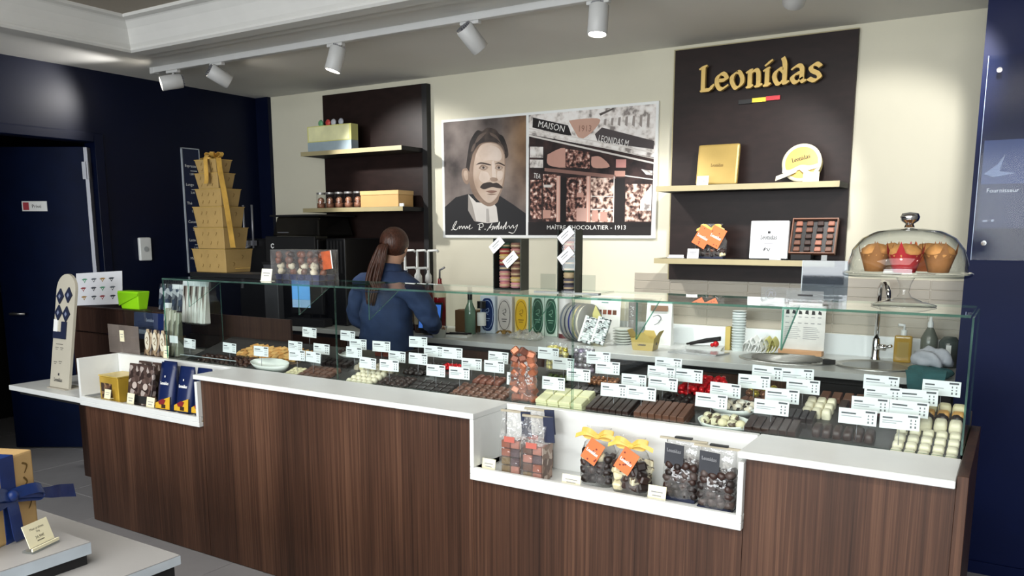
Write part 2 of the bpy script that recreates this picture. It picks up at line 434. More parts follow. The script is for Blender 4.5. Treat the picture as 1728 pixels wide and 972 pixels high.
# ceiling with a big sunken coffer over the customers
cl = MB().mat(CEIL)
CX0, CX1, CY0, CY1 = -4.84, 1.7, -2.4, 3.28
cl.box(-8.4, CX0, -3.3, 5.2, ZC, ZC + .2); cl.box(CX1, 2.8, -3.3, 5.2, ZC, ZC + .2)
cl.box(CX0, CX1, CY1, 5.2, ZC, ZC + .2); cl.box(CX0, CX1, -3.3, CY0, ZC, ZC + .2)
struct('ceiling', cl)
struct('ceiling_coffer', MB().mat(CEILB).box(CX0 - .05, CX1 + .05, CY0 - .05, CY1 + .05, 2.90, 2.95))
def ring(name, prof, m):
    """moulding swept round the coffer opening; prof = (inset, z)"""
    mb = MB().mat(m); vs = []; fs = []; n = len(prof)
    for (sx, sy, cx, cy) in ((1, 1, CX0, CY0), (-1, 1, CX1, CY0), (-1, -1, CX1, CY1), (1, -1, CX0, CY1)):
        for d, z in prof: vs.append((cx + sx * d, cy + sy * d, z))
    for c in range(4):
        for k in range(n):
            l = (k + 1) % n; e = (c + 1) % 4
            fs.append((c * n + k, c * n + l, e * n + l, e * n + k))
    mb.add(vs, fs); return struct(name, mb)
ring('trim_1', [(-.19, ZC), (-.19, ZC - .014), (-.1, ZC - .014), (-.09, ZC - .024), (.0, ZC - .024), (.012, ZC - .012), (.012, ZC), (0, ZC)], TRIMW)
ring('trim_2', [(.0, ZC - .01), (.018, ZC + .02), (.032, ZC + .06), (.05, ZC + .1), (.075, ZC + .135), (.105, 2.892), (.105, 2.9), (.0, 2.9)], TRIMW)
ring('trim_3', [(.09, 2.876), (.125, 2.882), (.125, 2.9), (.09, 2.9)], TRIMW)
# back wall, cream
wb = struct('wall_back', MB().mat(CREAM).box(-8.4, 2.8, YW, 5.2, 0, ZC))
tl = MB().mat(P('beige_wall_tile', 'a79f91', .3, var=.06, nscale=5)).box(-.1235, .1235, -.007, 0, -.0252, .0252).mesh('wall_tile', .002)
for i in range(8):
    for j in range(6):
        put(tl, 'wall_tile', wb, loc=(-.29 - i * .25, YW, 1.05 + j * .0535))
MB().mat(P('tile_grout', 'c9c4b8', .9)).box(-2.166, -.163, YW - .003, YW + .001, 1.02, 1.346).build('tile_grout', wb)
# left wall: navy, door opening y 2.30..3.50, z 0..2.24
lw = MB().mat(NAVY)
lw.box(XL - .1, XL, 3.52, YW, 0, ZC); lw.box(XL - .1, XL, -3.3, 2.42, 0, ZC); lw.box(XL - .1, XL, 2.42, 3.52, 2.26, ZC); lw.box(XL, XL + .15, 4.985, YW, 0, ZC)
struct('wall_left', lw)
dframe = MB().mat(NAVY)
dframe.box(XL - .11, XL + .018, 3.50, 3.57, 0, 2.30); dframe.box(XL - .11, XL + .018, 2.36, 2.44, 0, 2.30); dframe.box(XL - .11, XL + .018, 2.44, 3.50, 2.235, 2.30)
struct('trim_4', dframe, bevel=.006)
d1 = thing('door_1', None, None, (-5.725, 3.475, 0), math.atan2(-.355, -.575))
d1['kind'] = 'structure'
MB().mat(NAVYD).box(0, .70, -.022, .022, .012, 2.205).build('door_leaf', d1, .003)
MB().mat(ALU).box(-.014, .012, -.024, .026, .02, 2.2).build('door_edge_strip', d1)
hg = MB().mat(ALU); hg.cyl(.012, 1.98, 2.1, 10, (-.012, .03, 0)); hg.box(-.012, .03, .022, .028, 1.98, 2.1)
hg.build('hinge', d1)
MB().mat(STEEL).tube([(.62, .022, 1.02), (.62, .07, 1.02), (.51, .07, 1.02)], .009).build('door_handle', d1)
# the sign stuck on the open leaf (faces the shop)
sg = thing('door_sign', 'small white private sign with a red square on the open navy door', 'sign', (-5.725, 3.475, 0), math.atan2(-.355, -.575))
MB().mat(WHITEP).box(.305, .485, .0225, .025, 1.755, 1.825).build('sign_plate', sg)
MB().mat(P('red_print', 'b23b46', .6)).box(.435, .477, .0245, .026, 1.763, 1.817).build('red_mark', sg)
MB().mat(DARKINK).text('Privé', .034, TR(.415, .0262, 1.778) @ RZ(math.pi) @ FRONT).build('lettering', sg)
# dim room behind the door
struct('wall_passage', MB().mat(P('passage_paint', '2a2f3c', .8)).box(-8.3, -8.2, -1, 5.02, 0, ZC))
pc = thing('passage_cabinet', 'dark cabinet standing in the passage beyond the open door', 'cabinet', (-7.75, 3.2, 0))
MB().mat(BLACKM).box(-.3, .3, -.7, .5, 0, 1.1).build('cabinet_body', pc, .004)
MB().mat(P('grey_cabinet_top', '4a4d55', .6)).box(-.31, .31, -.71, .51, 1.1, 1.13).build('cabinet_top', pc)
# right-hand navy wall, other shop walls
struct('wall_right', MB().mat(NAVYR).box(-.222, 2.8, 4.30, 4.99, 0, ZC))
struct('baseboard_right', MB().mat(NAVYR).box(-.224, 2.7, 4.288, 4.30, 0, .06))
struct('wall_side', MB().mat(P('side_wall_paint', '8d8a86', .8)).box(2.7, 2.8, -3.3, 4.30, 0, ZC))
struct('wall_front', MB().mat(P('front_wall_paint', '6f6d6a', .8)).box(-8.4, 2.8, -3.3, -3.2, 0, ZC))

# ------------------------------------------------------------------ track lights
trk = thing('lighting_track', 'long white lighting track running along the ceiling above the counter', 'light track', (-2.2, 3.72, 2.71))
MB().mat(LAMPW).box(-3.03, 3.2, -.018, .018, -.012, .0255).build('rail', trk, .002)
MB().mat(LAMPW).box(-3.07, -3.02, -.021, .021, -.016, .0255).build('end_feed', trk, .003)
def head(x, d, label, lit=200, y=3.72, ang=58, roll=0):
    t = thing('track_spotlight', label, 'spotlight', (x, y, 2.698), group='spotlights on the ceiling track')
    MB().mat(LAMPW).box(-.06, .06, -.016, .016, -.018, 0).build('adapter', t, .003)
    d = Vector(d).normalized(); pv = Vector((0, 0, -.075))
    R = d.to_track_quat('Z', 'Y').to_matrix().to_4x4(); M = Matrix.Translation(pv) @ R
    MB().mat(LAMPW).tube([(0, 0, -.018), (0, 0, -.05), tuple(M @ Vector((0, 0, -.02)))], .009).build('arm', t)
    b = MB().mat(LAMPW); b.T = M
    b.lathe([(.0445, -.055), (.0485, -.05), (.0485, .083), (.046, .085), (.043, .083), (.043, .07)], 28)
    b.build('lamp_body', t)
    s = MB().mat(DARKINK); s.T = M
    s.disc(.0445, -.052, 24)
    s.mat(ALU)
    for k in range(-3, 4):
        hw = math.sqrt(.04 ** 2 - (k * .011) ** 2); s.box(-hw, hw, k * .011 - .002, k * .011 + .002, -.066, -.051)
    s.build('heat_sink', t)
    l = MB().mat(LENS if lit else WHITE); l.T = M
    l.disc(.0425, .0712, 24); l.build('lens', t)
    if lit:
        o = spot('spot_beam', tuple(M @ Vector((0, 0, .09))), d, lit, ang, .55, .035); o.parent = t
    return t
head(-5.04, (-.5, -.82, -.22), 'spotlight at the far left end of the track, lamp glowing towards the door', 28, ang=85)
head(-4.585, (.42, .8, -.48), 'second spotlight from the left on the track, tilted down to the right', 110)
head(-3.53, (-.2, -.2, -.95), 'spotlight with a glowing lamp above the dark shelf panel with jars', 60)
head(-2.57, (.35, .62, -.72), 'spotlight seen from behind with its grey heat sink above the portrait poster', 95)
head(-1.825, (0, -.12, -1), 'spotlight hanging straight down with a glowing lamp beside the gold lettering', 90)
head(-.90, (-.35, .78, -.55), 'spotlight cut by the top of the picture above the gold lettering', 95)
head(-.11, (-.42, .8, -.5), 'spotlight beyond the top right corner of the picture', 58, ang=56)

# ================================================================== the counter
YF = 2.49
ct = thing('shop_counter', 'long walnut shop counter with white ledge and stepped front', 'counter', (-2.2, YF, 0))
def cp(name, mb, bevel=.0, **k):
    mb.T = mb.T
    o = mb.build(name, ct, bevel, **k); o.location = (2.2, -YF, 0); return o
for x0, x1, z1 in ((-4.335, -3.332, .6662), (-3.33, -1.732, .9035), (-1.73, -.688, .6662), (-.686, -.104, .9035)):
    cp('front_panel', MB().mat(WALNUT).box(x0, x1, YF + .012, YF + .04, .004, z1))
cp('end_panel', MB().mat(WALNUT).box(-.103, -.074, YF + .002, 3.2, 0, .938), .001)
cp('side_panel', MB().mat(WALNUT).box(-4.345, -4.318, YF + .05, 3.2, .09, .6655))
cp('side_panel', MB().mat(WALNUT).box(-4.345, -4.318, 2.744, 3.2, .6665, .9))
cp('back_panel', MB().mat(WALNUT_D).box(-4.32, -.104, 3.185, 3.2, .09, .99))
cp('back_board', MB().mat(WALNUT_D).box(-4.318, -3.45, 3.2005, 3.215, .9, 1.12))
cp('plinth', MB().mat(BLACKM).box(-4.26, -.11, YF + .07, 3.1, 0, .09))
cp('ledge', MB().mat(WHITE).box(-3.352, -1.712, YF - .015, 2.742, .904, .926), .002)
cp('ledge', MB().mat(WHITE).box(-.706, -.105, YF - .015, 2.742, .904, .926), .002)
cp('ledge_inlay', MB().mat(P('ledge_inlay', 'cfd3d0', .4)).box(-.700, -.111, YF - .009, YF - .003, .9262, .9268))
cp('ledge_inlay', MB().mat(P('ledge_inlay', 'cfd3d0')).box(-3.34, -1.72, YF - .009, YF - .003, .9262, .9268))
cp('display_deck', MB().mat(DECK).prism([(2.744, .84), (2.744, .875), (3.182, .998), (3.182, .84)], -3.918, -.114, 'x'))
cp('counter_top', MB().mat(P('grey_counter_top', '8f8c88', .4)).box(-4.318, -3.935, 2.7425, 3.18, .885, .912))
def bin_(x0, x1, label):
    t = thing('display_bin', label, 'display bin', ((x0 + x1) / 2, YF, .667), group=None)
    def q(n, mb):
        o = mb.build(n, t, .002); o.location = (-(x0 + x1) / 2, -YF, -.667)
    q('bin_floor', MB().mat(WHITE).box(x0, x1, YF - .012, 2.74, .667, .69))
    q('front_lip', MB().mat(WHITE).box(x0, x1, YF - .012, YF + .008, .6901, .716))
    q('bin_back', MB().mat(WHITE).box(x0 if x0 < -4 else x0 + .02, x1 - .0215, 2.71, 2.741, .6901, .926))
    q('bin_side', MB().mat(WHITE).box(x0, x0 + .018, YF - .012, 2.7099, .7161, .926 if x0 < -4 else .9035))
    q('bin_side', MB().mat(WHITE).box(x1 - .018, x1, YF - .012, 2.7099, .7161, .891))
bin_(-4.34, -3.331, 'white recessed display bin at the left end of the counter front')
bin_(-1.731, -.687, 'white recessed display bin in the right half of the counter front')

# ------------------------------------------------------------------ glass case on the counter
gc = thing('glass_display_case', 'long clear glass display case standing on the counter ledge', 'display case', (-2.0, 2.75, .926))
def gp(name, boxes, m=PANE):
    mb = MB().mat(m)
    for b in boxes:
        mb.box(*b)
    o = mb.build(name, gc); o.location = (2.0, -2.75, -.926)
    # thin faces show the green cut edge
    o.data.materials.append(PANEE)
    for p in o.data.polygons:
        if p.area < .02: p.material_index = 1
    return o
JX = (-3.928, -2.664, -1.434, -.112)
for a, b in zip(JX, JX[1:]):
    gp('front_pane', [(a + .003, b - .003, 2.745, 2.751, .927, 1.352)])
    gp('top_pane', [(a + .003, b - .003, 2.745, 3.12, 1.353, 1.361)])
gp('side_pane', [(-.1115, -.1055, 2.7512, 3.12, .935, 1.352)])
gp('side_pane', [(-3.9275, -3.9215, 2.7512, 3.12, .935, 1.352)])
for x in (-3.72, -2.906, -2.466, -1.633, -1.179, -.66):
    mb = MB().mat(PANE).prism([(2.7515, 1.352), (2.7515, 1.215), (2.99, 1.352)], x, x + .006, 'x')
    o = mb.build('glass_bracket', gc); o.location = (2.0, -2.75, -.926)
    o.data.materials.append(PANEE)
    for p in o.data.polygons:
        if len(p.vertices) == 4: p.material_index = 1
# ------------------------------------------------------------------ low shelf and podium left of the counter
ls = thing('low_shelf', 'low white shelf left of the counter end carrying the tall display board', 'shelf', (-4.72, 2.7, .67))
MB().mat(WHITE).box(-.385, .372, -.21, .235, 0, .03).build('shelf_board', ls, .003)
MB().mat(BLACKM).box(-.36, .37, -.16, .235, -.03, -.001).build('support_rail', ls)
pd = thing('cash_podium', 'dark walnut raised podium behind the left end of the counter', 'podium', (-4.6, 2.96, 0))
MB().mat(WALNUT_D).box(-.58, .43, 0, .022, .98, 1.128).build('upper_panel', pd, .002)
MB().mat(WALNUT_D).box(-.60, .25, 0, .022, .0, .972).build('lower_panel', pd, .002)
MB().mat(WALNUT_D).box(-.58, .445, -.0, .22, 1.1285, 1.14).build('podium_top', pd, .002)
MB().mat(WALNUT_D).box(-.60, -.58, .0221, .22, 0, 1.128).build('podium_side', pd)
# ------------------------------------------------------------------ back counter
bc = thing('back_counter', 'white worktop on walnut cabinets along the cream back wall', 'counter', (-2.4, 4.36, 0))
def bp(n, mb, bev=0.):
    o = mb.build(n, bc, bev); o.location = (2.4, -4.36, 0)
bp('worktop', MB().mat(P('white_worktop', 'cfd2d0', .3, var=.02)).box(-5.5, -.225, 4.36, 5.0195, .865, .9), .003)
bp('splashback', MB().mat(P('white_splashback', 'e3e8ea', .25, var=.02)).box(-2.62, -.225, 5.006, 5.0195, .9001, 1.02))
for i in range(8):
    x0 = -5.48 + i * .656
    m = BLACKM if i in (5, 7) else WALNUT
    bp('cabinet_door', MB().mat(m).box(x0 + .003, x0 + .653, 4.40, 4.42, .1, .83), .002)
bp('cabinet_body', MB().mat(BLACKM).box(-5.49, -.23, 4.421, 5.018, .09, .864))
bp('recess_rail', MB().mat(BLACKM).box(-5.49, -.23, 4.41, 4.42, .831, .8645))
# ================================================================== dark shelf panels on the back wall
def panel(x0, x1, z0, z1, label, zs, side):
    t = thing('shelf_panel', label, 'shelf unit', ((x0 + x1) / 2, YW - .001, z0))
    c = (x0 + x1) / 2
    MB().mat(WENGE).box(x0 - c, x1 - c, -.03, 0, 0, z1 - z0).build('back_panel', t, .001)
    if side: MB().mat(BLACKM).box(x1 - c, x1 - c + .045, -.05, 0, 0, z1 - z0 - .005).build('edge_post', t)
    else:
        MB().mat(CHAMP).box(x0 - c - .008, x0 - c - .0005, -.03, 0, 0, z1 - z0).build('edge_strip', t)
        MB().mat(CHAMP).box(x0 - c - .008, x1 - c, -.03, 0, z1 - z0, z1 - z0 + .006).build('edge_strip', t)
    for z in zs:
        s = MB().mat(BLACKM).box(x0 - c + .003, x1 - c - .003, -.288, -.0305, z - .03 - z0, z - z0).build('shelf', t, .001)
        MB().mat(CHAMP).box(x0 - c + .003, x1 - c - .003, -.2925, -.2883, z - .031 - z0, z - z0 + .001).build('front_edge', s)
    return t
panel(-4.90, -3.876, .91, 2.692, 'tall dark wood shelf panel left of the portrait poster with two black shelves', (2.226, 1.792), True)
panel(-1.919, -.866, 1.307, 2.705, 'dark wood shelf panel with gold lettering and two shelves on the right', (1.877, 1.448), False)
# sign
sl = thing('gold_lettering', 'raised gold Leonidas lettering at the top of the dark panel', 'sign', (-1.383, 4.988, 2.44))
x = -1.735; sc = .703 / sum(GLY[c][1] for c in 'Leonidas')
for c in 'Leonidas':
    st, adv = GLY[c]
    mb = MB().mat(GOLDL)
    mb.pen([[(px * sc * .95, py * sc * .82) for px, py in q] for q in st], 21 * sc, math.radians(32), 8 * sc, TR(x + 1.383, -.03, 0) @ FRONT, .026)
    mb.build('letter', sl)
    x += adv * sc
fg = thing('colour_bar', 'small black yellow and red bar under the gold lettering', 'emblem', (-1.37, 4.985, 2.365))
for k, (m, hx) in enumerate((('k', '0a0a0a'), ('y', 'e8cf3c'), ('r', 'c9303a'))):
    MB().mat(P('bar_' + m, hx, .5)).box(-.14 + k * .08, -.06 + k * .08, -.012, 0, -.011 + k * .004, .013 + k * .004).build('colour_block', fg)

# ------------------------------------------------------------------ poster
PX0, PX1, PZ0, PZ1 = -3.72, -2.022, 1.565, 2.42
po = thing('wall_poster', 'framed poster with a moustached man portrait and an old shop front', 'poster', ((PX0 + PX1) / 2, YW - .001, PZ0))
pcx = (PX0 + PX1) / 2
MB().mat(WHITEP).box(PX0 - pcx, PX1 - pcx, -.02, 0, 0, PZ1 - PZ0).build('backing_board', po, .002)
def pmap(q, ox, oy):
    """crop pixels of the printed picture -> board metres"""
    return q
class Print:
    def __init__(s, name, corners, rect):
        s.n = name; s.c = corners; s.r = rect; s.k = 0; s.mb = MB()
    def uv(s, p):
        (xl, yl0, yl1), (xr, yr0, yr1) = s.c
        u = (p[0] - xl) / (xr - xl); t = yl0 + (yr0 - yl0) * u; b = yl1 + (yr1 - yl1) * u
        v = (b - p[1]) / (b - t); X0, X1, Z0, Z1 = s.r
        return X0 + u * (X1 - X0), Z0 + v * (Z1 - Z0)
    def poly(s, m, pts, smooth=False, clip=True):
        s.k += 1
        q = [s.uv(p) for p in (crom(pts + [pts[0]], 4)[:-1] if smooth else pts)]
        if clip: q = [(min(max(a, s.r[0]), s.r[1]), min(max(b, s.r[2]), s.r[3])) for a, b in q]
        s.mb.mat(m).flat(q, -.0205 - s.k * .00004)
    def rect_(s, m, x0, y0, x1, y1): s.poly(m, [(x0, y0), (x1, y0), (x1, y1), (x0, y1)])
    def text(s, m, t, p0, p1, h, sh=0.):
        s.k += 1
        a = s.uv(p0); b = s.uv(p1); an = math.atan2(b[1] - a[1], b[0] - a[0]); wd = math.hypot(b[0] - a[0], b[1] - a[1])
        hh = abs(s.uv((p0[0], p0[1] - h))[1] - a[1]); W = text_w(t)
        M = TR(a[0], -.0205 - s.k * .00004, a[1]) @ FRONT @ RZ(an) @ Matrix.Diagonal((wd / W, hh / .72, 1, 1))
        s.mb.mat(m).text(t, 1, M)
    def pen(s, m, strokes, w):
        s.k += 1
        for st in strokes:
            q = [s.uv(p) for p in st]
            s.mb.mat(m).pen([q], w, .6, w * .35, TR(0, -.0205 - s.k * .00004, 0) @ FRONT, 0)
F_ = lambda n, h, **k: P('print_' + n, h, .75, var=k.pop('var', .05), **k)
# portrait
pr = Print('portrait', ((95, 205, 895), (600, 160, 895)), (PX0 + .018 - pcx, -2.992 - pcx, .02, PZ1 - PZ0 - .018))
def backdrop():
    m = speck('print_backdrop', ['37302f', '6a605c', '8a807a'], 3.0, .75, 'noise'); nt = m.node_tree; L = nt.links.new
    b = nt.nodes['Principled BSDF']; r = [n for n in nt.nodes if n.type == 'VALTORGB'][0]; tc = [n for n in nt.nodes if n.type == 'TEX_COORD'][0]; nz = [n for n in nt.nodes if n.type == 'TEX_NOISE'][0]
    sp = nt.nodes.new('ShaderNodeSeparateXYZ'); L(tc.outputs['Object'], sp.inputs[0])
    mr = nt.nodes.new('ShaderNodeMapRange'); mr.inputs[1].default_value = -.34; mr.inputs[2].default_value = -.16; L(sp.outputs[0], mr.inputs[0])
    mz = nt.nodes.new('ShaderNodeMapRange'); mz.inputs[1].default_value = .15; mz.inputs[2].default_value = .6; L(sp.outputs[2], mz.inputs[0])
    k = nt.nodes.new('ShaderNodeMath'); k.operation = 'MULTIPLY'; L(mr.outputs[0], k.inputs[0]); L(mz.outputs[0], k.inputs[1])
    r2 = nt.nodes.new('ShaderNodeValToRGB'); r2.color_ramp.elements[0].color = lin('3f2c28') + (1,); r2.color_ramp.elements[0].position = .35; r2.color_ramp.elements[1].color = lin('a98765') + (1,); r2.color_ramp.elements[1].position = .7; L(nz.outputs['Fac'], r2.inputs[0])
    mx = nt.nodes.new('ShaderNodeMix'); mx.data_type = 'RGBA'; L(k.outputs[0], mx.inputs[0]); L(r.outputs[0], mx.inputs[6]); L(r2.outputs[0], mx.inputs[7]); L(mx.outputs[2], b.inputs['Base Color'])
    return m
bgm = backdrop()
pr.poly(bgm, [(95, 205), (600, 160), (600, 895), (100, 895)])
JK = F_('jacket', '17171b')
pr.poly(JK, [(98, 720), (170, 660), (245, 640), (430, 640), (520, 700), (600, 760), (600, 895), (98, 895)])
SK = speck('print_skin', ['a8917f', 'b9a493', 'c6b4a6'], 4, .75, 'noise'); SKD = speck('print_skin_shade', ['6f5a4c', '8a7464', '9c8676'], 5, .75, 'noise'); SKL = speck('print_skin_light', ['b8a596', 'c6b5a8', 'd0c2b7'], 5, .75, 'noise')
pr.poly(F_('shirt', 'cfcac4'), [(250, 640), (300, 690), (410, 700), (425, 720), (436, 812), (370, 820), (290, 808), (248, 740)])
pr.poly(F_('shirt_shade', '9a938c'), [(250, 640), (275, 700), (300, 812), (285, 806), (248, 740)])
pr.poly(SKD, [(262, 560), (300, 660), (370, 715), (430, 690), (440, 620), (400, 560)], True)
HR = speck('print_hair', ['15100f', '2c2320', '4a3e38'], 8, .75, 'noise'); FEA = F_('feature', '3a2c26')
pr.poly(HR, [(236, 480), (248, 400), (262, 325), (288, 275), (312, 250), (340, 256), (372, 234), (420, 246), (442, 272), (468, 290), (490, 350), (496, 405), (474, 420), (462, 380), (425, 335), (380, 322), (330, 335), (292, 385), (280, 450), (262, 520)], True)
HR2 = F_('hair_light', '5b4d45')
for q in ([(292, 330), (320, 280), (365, 262), (350, 282), (312, 320)], [(385, 262), (425, 282), (455, 330), (425, 300), (392, 280)], [(268, 380), (282, 340), (300, 330), (284, 372)], [(430, 318), (462, 340), (478, 390), (458, 360)]): pr.poly(HR2, q, True)
pr.poly(SKD, [(242, 480), (216, 488), (210, 525), (226, 568), (250, 578), (262, 520)], True)
pr.poly(SK, [(228, 496), (222, 520), (236, 555), (250, 545), (245, 500)], True)
pr.poly(SKD, [(280, 395), (318, 338), (380, 320), (440, 335), (472, 385), (480, 450), (476, 540), (460, 612), (425, 682), (375, 710), (318, 684), (276, 630), (258, 560), (260, 480)], True)
pr.poly(SK, [(300, 395), (330, 342), (380, 326), (436, 340), (466, 385), (474, 450), (470, 535), (452, 605), (420, 668), (380, 694), (340, 668), (305, 615), (285, 550), (285, 470)], True)
pr.poly(SKL, [(318, 392), (350, 350), (400, 342), (444, 365), (458, 410), (440, 436), (390, 430), (340, 432)], True)
pr.poly(SKL, [(330, 500), (370, 505), (385, 545), (350, 570), (318, 545)], True); pr.poly(SKL, [(432, 500), (462, 500), (460, 540), (440, 556), (428, 530)], True)
pr.poly(SKL, [(398, 440), (412, 440), (424, 530), (412, 545), (400, 530)], True); pr.poly(SKL, [(362, 650), (395, 645), (425, 652), (400, 678), (380, 678)], True)
pr.poly(SKD, [(385, 545), (400, 536), (424, 540), (434, 552), (420, 562), (396, 560)], True)
for ex, w1 in ((346, 30), (440, 25)):
    pr.poly(SKD, [(ex - w1, 482), (ex - 8, 458), (ex + w1, 474), (ex + 6, 494)], True)
    pr.poly(F_('eye_white', 'a89a8e'), [(ex - 19, 480), (ex, 469), (ex + 18, 479), (ex, 487)], True)
    pr.poly(FEA, [(ex - 8, 477), (ex, 469), (ex + 8, 477), (ex, 485)], True)
pr.poly(FEA, [(298, 462), (330, 444), (388, 456), (388, 464), (335, 454)], True)
pr.poly(FEA, [(414, 456), (440, 444), (474, 460), (470, 466), (440, 453)], True)
pr.poly(F_('moustache', '2c221f'), [(324, 598), (345, 574), (385, 566), (405, 572), (430, 570), (458, 592), (460, 604), (430, 602), (398, 596), (350, 610)], True)
pr.poly(F_('lip', '7a5a4e'), [(358, 622), (395, 616), (430, 622), (395, 634)], True)
pr.poly(SKD, [(366, 640), (395, 636), (424, 640), (396, 646)], True)
pr.poly(F_('tie', 'a9a49f'), [(362, 730), (376, 730), (382, 815), (362, 815)])
W_ = F_('white', 'eeece8')
pr.pen(W_, [[(140, 862), (150, 858), (175, 812), (165, 815), (150, 850), (172, 862), (185, 845), (196, 840), (192, 856), (206, 838), (212, 856), (222, 838), (232, 856), (240, 838), (246, 852), (262, 830), (256, 858), (276, 848)],
            [(310, 828), (338, 822), (342, 842), (318, 850), (324, 862)], [(322, 830), (316, 862)], [(352, 858), (358, 858)],
            [(366, 868), (398, 820), (384, 850), (406, 838), (396, 862), (416, 840), (412, 858), (430, 836), (426, 858), (444, 812), (438, 858), (456, 836), (452, 856), (470, 838), (466, 858), (486, 812), (480, 856), (500, 836), (510, 852), (524, 832), (530, 850), (552, 830), (530, 880), (500, 876)]], .006)
pr.mb.build('portrait_print', po)
# shop front
sf = Print('shop', ((45, 135, 930), (880, 45, 930)), (-2.972 - pcx, PX1 - pcx - .018, .02, PZ1 - PZ0 - .018))
DK = F_('shop_dark', '1b1617'); DB = speck('print_dark_brown', ['181214', '2c1f1f', '3f2c2a'], 14, .75, 'noise'); PK = F_('shop_pink', 'c99a8b')
CLU = speck('print_clutter', ['140e0f', '2c1c1b', '573832', '8c5f54', 'c99f90', 'ecd6ca'], 38, .75, 'noise')
CLP = speck('print_clutter_pale', ['241817', '6a4c44', 'd9b9a8', 'f0e2d6'], 36, .75, 'noise')
SKY = speck('print_pale_facade', ['8a827e', 'd9d2cc', 'efeae6', 'f3f0ec'], 20, .75, 'noise')
LN = F_('shop_line', 'dcd6d0')
sf.poly(SKY, [(45, 130), (880, 40), (880, 935), (45, 935)])
sf.poly(DB, [(48, 260), (875, 400), (870, 930), (45, 930)])
sf.poly(DK, [(75, 150), (320, 195), (345, 262), (300, 262), (72, 215)])
sf.text(W_, 'MAISON', (108, 208), (292, 240), 42)
sf.poly(F_('crest', 'c7a08e'), [(325, 165), (420, 150), (530, 150), (505, 210), (440, 270), (400, 280), (370, 240)], True)
sf.text(F_('crest_ink', '8a6658'), '1913', (385, 235), (475, 232), 42)
sf.poly(F_('shop_grey', '4c4546'), [(545, 205), (875, 290), (872, 345), (520, 300), (500, 250)])
sf.text(W_, 'LEONIDAS M', (520, 296), (712, 330), 44)
for y0, y1, hh in ((218, 305, 8), (240, 345, 5), (262, 372, 12)):
    sf.poly(LN, [(48, y0), (875, y1 + 60), (875, y1 + 60 + hh), (48, y0 + hh)])
for i in range(7):
    sf.poly(F_('facade_mark', '9a918c'), [(560 + i * 45, 150 - i * 6), (575 + i * 45, 146 - i * 6), (572 + i * 45, 190 + i * 2), (556 + i * 45, 186)])
sf.poly(F_('beam', '57504c'), [(525, 115), (618, 75), (620, 84), (535, 128)])
sf.rect_(SKY, 55, 340, 150, 412); sf.rect_(SKY, 55, 425, 150, 478)
sf.text(W_, 'TEA', (80, 545), (130, 552), 34)
sf.rect_(CLU, 60, 560, 140, 820)
sf.poly(PK, [(180, 390), (300, 345), (330, 465), (190, 460)], True)
sf.poly(CLU, [(305, 350), (470, 370), (470, 480), (305, 470)])
sf.poly(PK, [(480, 400), (540, 400), (600, 465), (490, 470)], True)
sf.rect_(F_('pink_sign', 'c88f88'), 640, 415, 705, 470); sf.rect_(PK, 632, 492, 700, 530)
sf.poly(F_('cornice', '8e6a60'), [(160, 478), (640, 520), (640, 545), (160, 500)])
sf.poly(LN, [(700, 520), (872, 545), (872, 552), (700, 528)]); sf.poly(SKY, [(800, 480), (870, 490), (870, 520), (830, 515)])
sf.rect_(CLU, 150, 520, 245, 835); sf.rect_(CLU, 315, 540, 450, 835); sf.rect_(CLP, 480, 540, 632, 840); sf.rect_(CLP, 705, 580, 868, 835)
for x0 in (245, 450): sf.rect_(F_('pillar_pink', 'd9a898'), x0, 530, x0 + 27, 840); sf.rect_(F_('pillar_light', 'e8cfc2'), x0 + 8, 530, x0 + 14, 840)
sf.rect_(DK, 275, 540, 312, 840); sf.rect_(DK, 640, 540, 700, 845)
sf.rect_(F_('door_pink', 'cfa79a'), 385, 745, 450, 835); sf.rect_(PK, 385, 640, 432, 672); sf.rect_(LN, 155, 590, 210, 608); sf.rect_(PK, 150, 760, 205, 815); sf.rect_(PK, 490, 760, 530, 835); sf.rect_(PK, 545, 770, 590, 835)
sf.poly(SKY, [(800, 690), (868, 580), (868, 760), (800, 760)])
sf.rect_(LN, 480, 662, 632, 668); sf.rect_(LN, 480, 750, 632, 758); sf.rect_(LN, 628, 530, 634, 840)
sf.rect_(DK, 45, 842, 870, 930)
sf.text(W_, 'MAÎTRE CHOCOLATIER - 1913', (178, 890), (712, 890), 28)
sf.mb.build('shop_front_print', po)

# ------------------------------------------------------------------ things on the left panel
t = thing('lollipop_box', 'pale yellow and blue-grey box with four round lollipops on the upper left shelf', 'box', (-4.66, 4.83, 2.2272))
YB = P('pale_yellow_card', 'dbd98a', .6, var=.04)
MB().mat(YB).box(-.232, .232, -.03, .05, .078, .20).build('carton', t, .002)
MB().mat(P('pale_blue_card', '9fb0b8', .6)).box(-.231, .231, -.029, .049, 0, .0778).build('carton_base', t)
MB().mat(P('pale_yellow_frame', 'e7e6b4', .6)).box(-.215, .215, -.0325, -.0301, .085, .192).build('front_panel', t)
for k, (c, n) in enumerate((('6fae7c', 'g'), ('cc4a44', 'r'), ('c7c9cf', 'w'), ('b8bcc6', 'v'))):
    MB().mat(P('lollipop_' + n, c, .3)).lathe([(.0005, -.008), (.02, -.008), (.027, 0), (.02, .008), (.0005, .008)], 16).build('lollipop', t, loc=(-.13 + k * .078 + (.02 if k < 2 else 0), 0, .222), rot=(math.pi / 2, 0, 0))
jar = thing('glass_jar', 'first of five small glass jars from the left on the lower left shelf', 'jar', (-4.765, 4.80, 1.7932), group='glass jars on the lower left shelf')
MB().mat(GLASS).lathe([(.0005, 0), (.034, 0), (.036, .006), (.036, .1), (.033, .108)], 18).build('jar_glass', jar)
MB().mat(P('jar_brown_fill', '8a5a42', .5, var=.4, nscale=40)).lathe([(.0005, .003), (.033, .003), (.033, .04), (.0005, .042)], 14).build('jar_contents', jar)
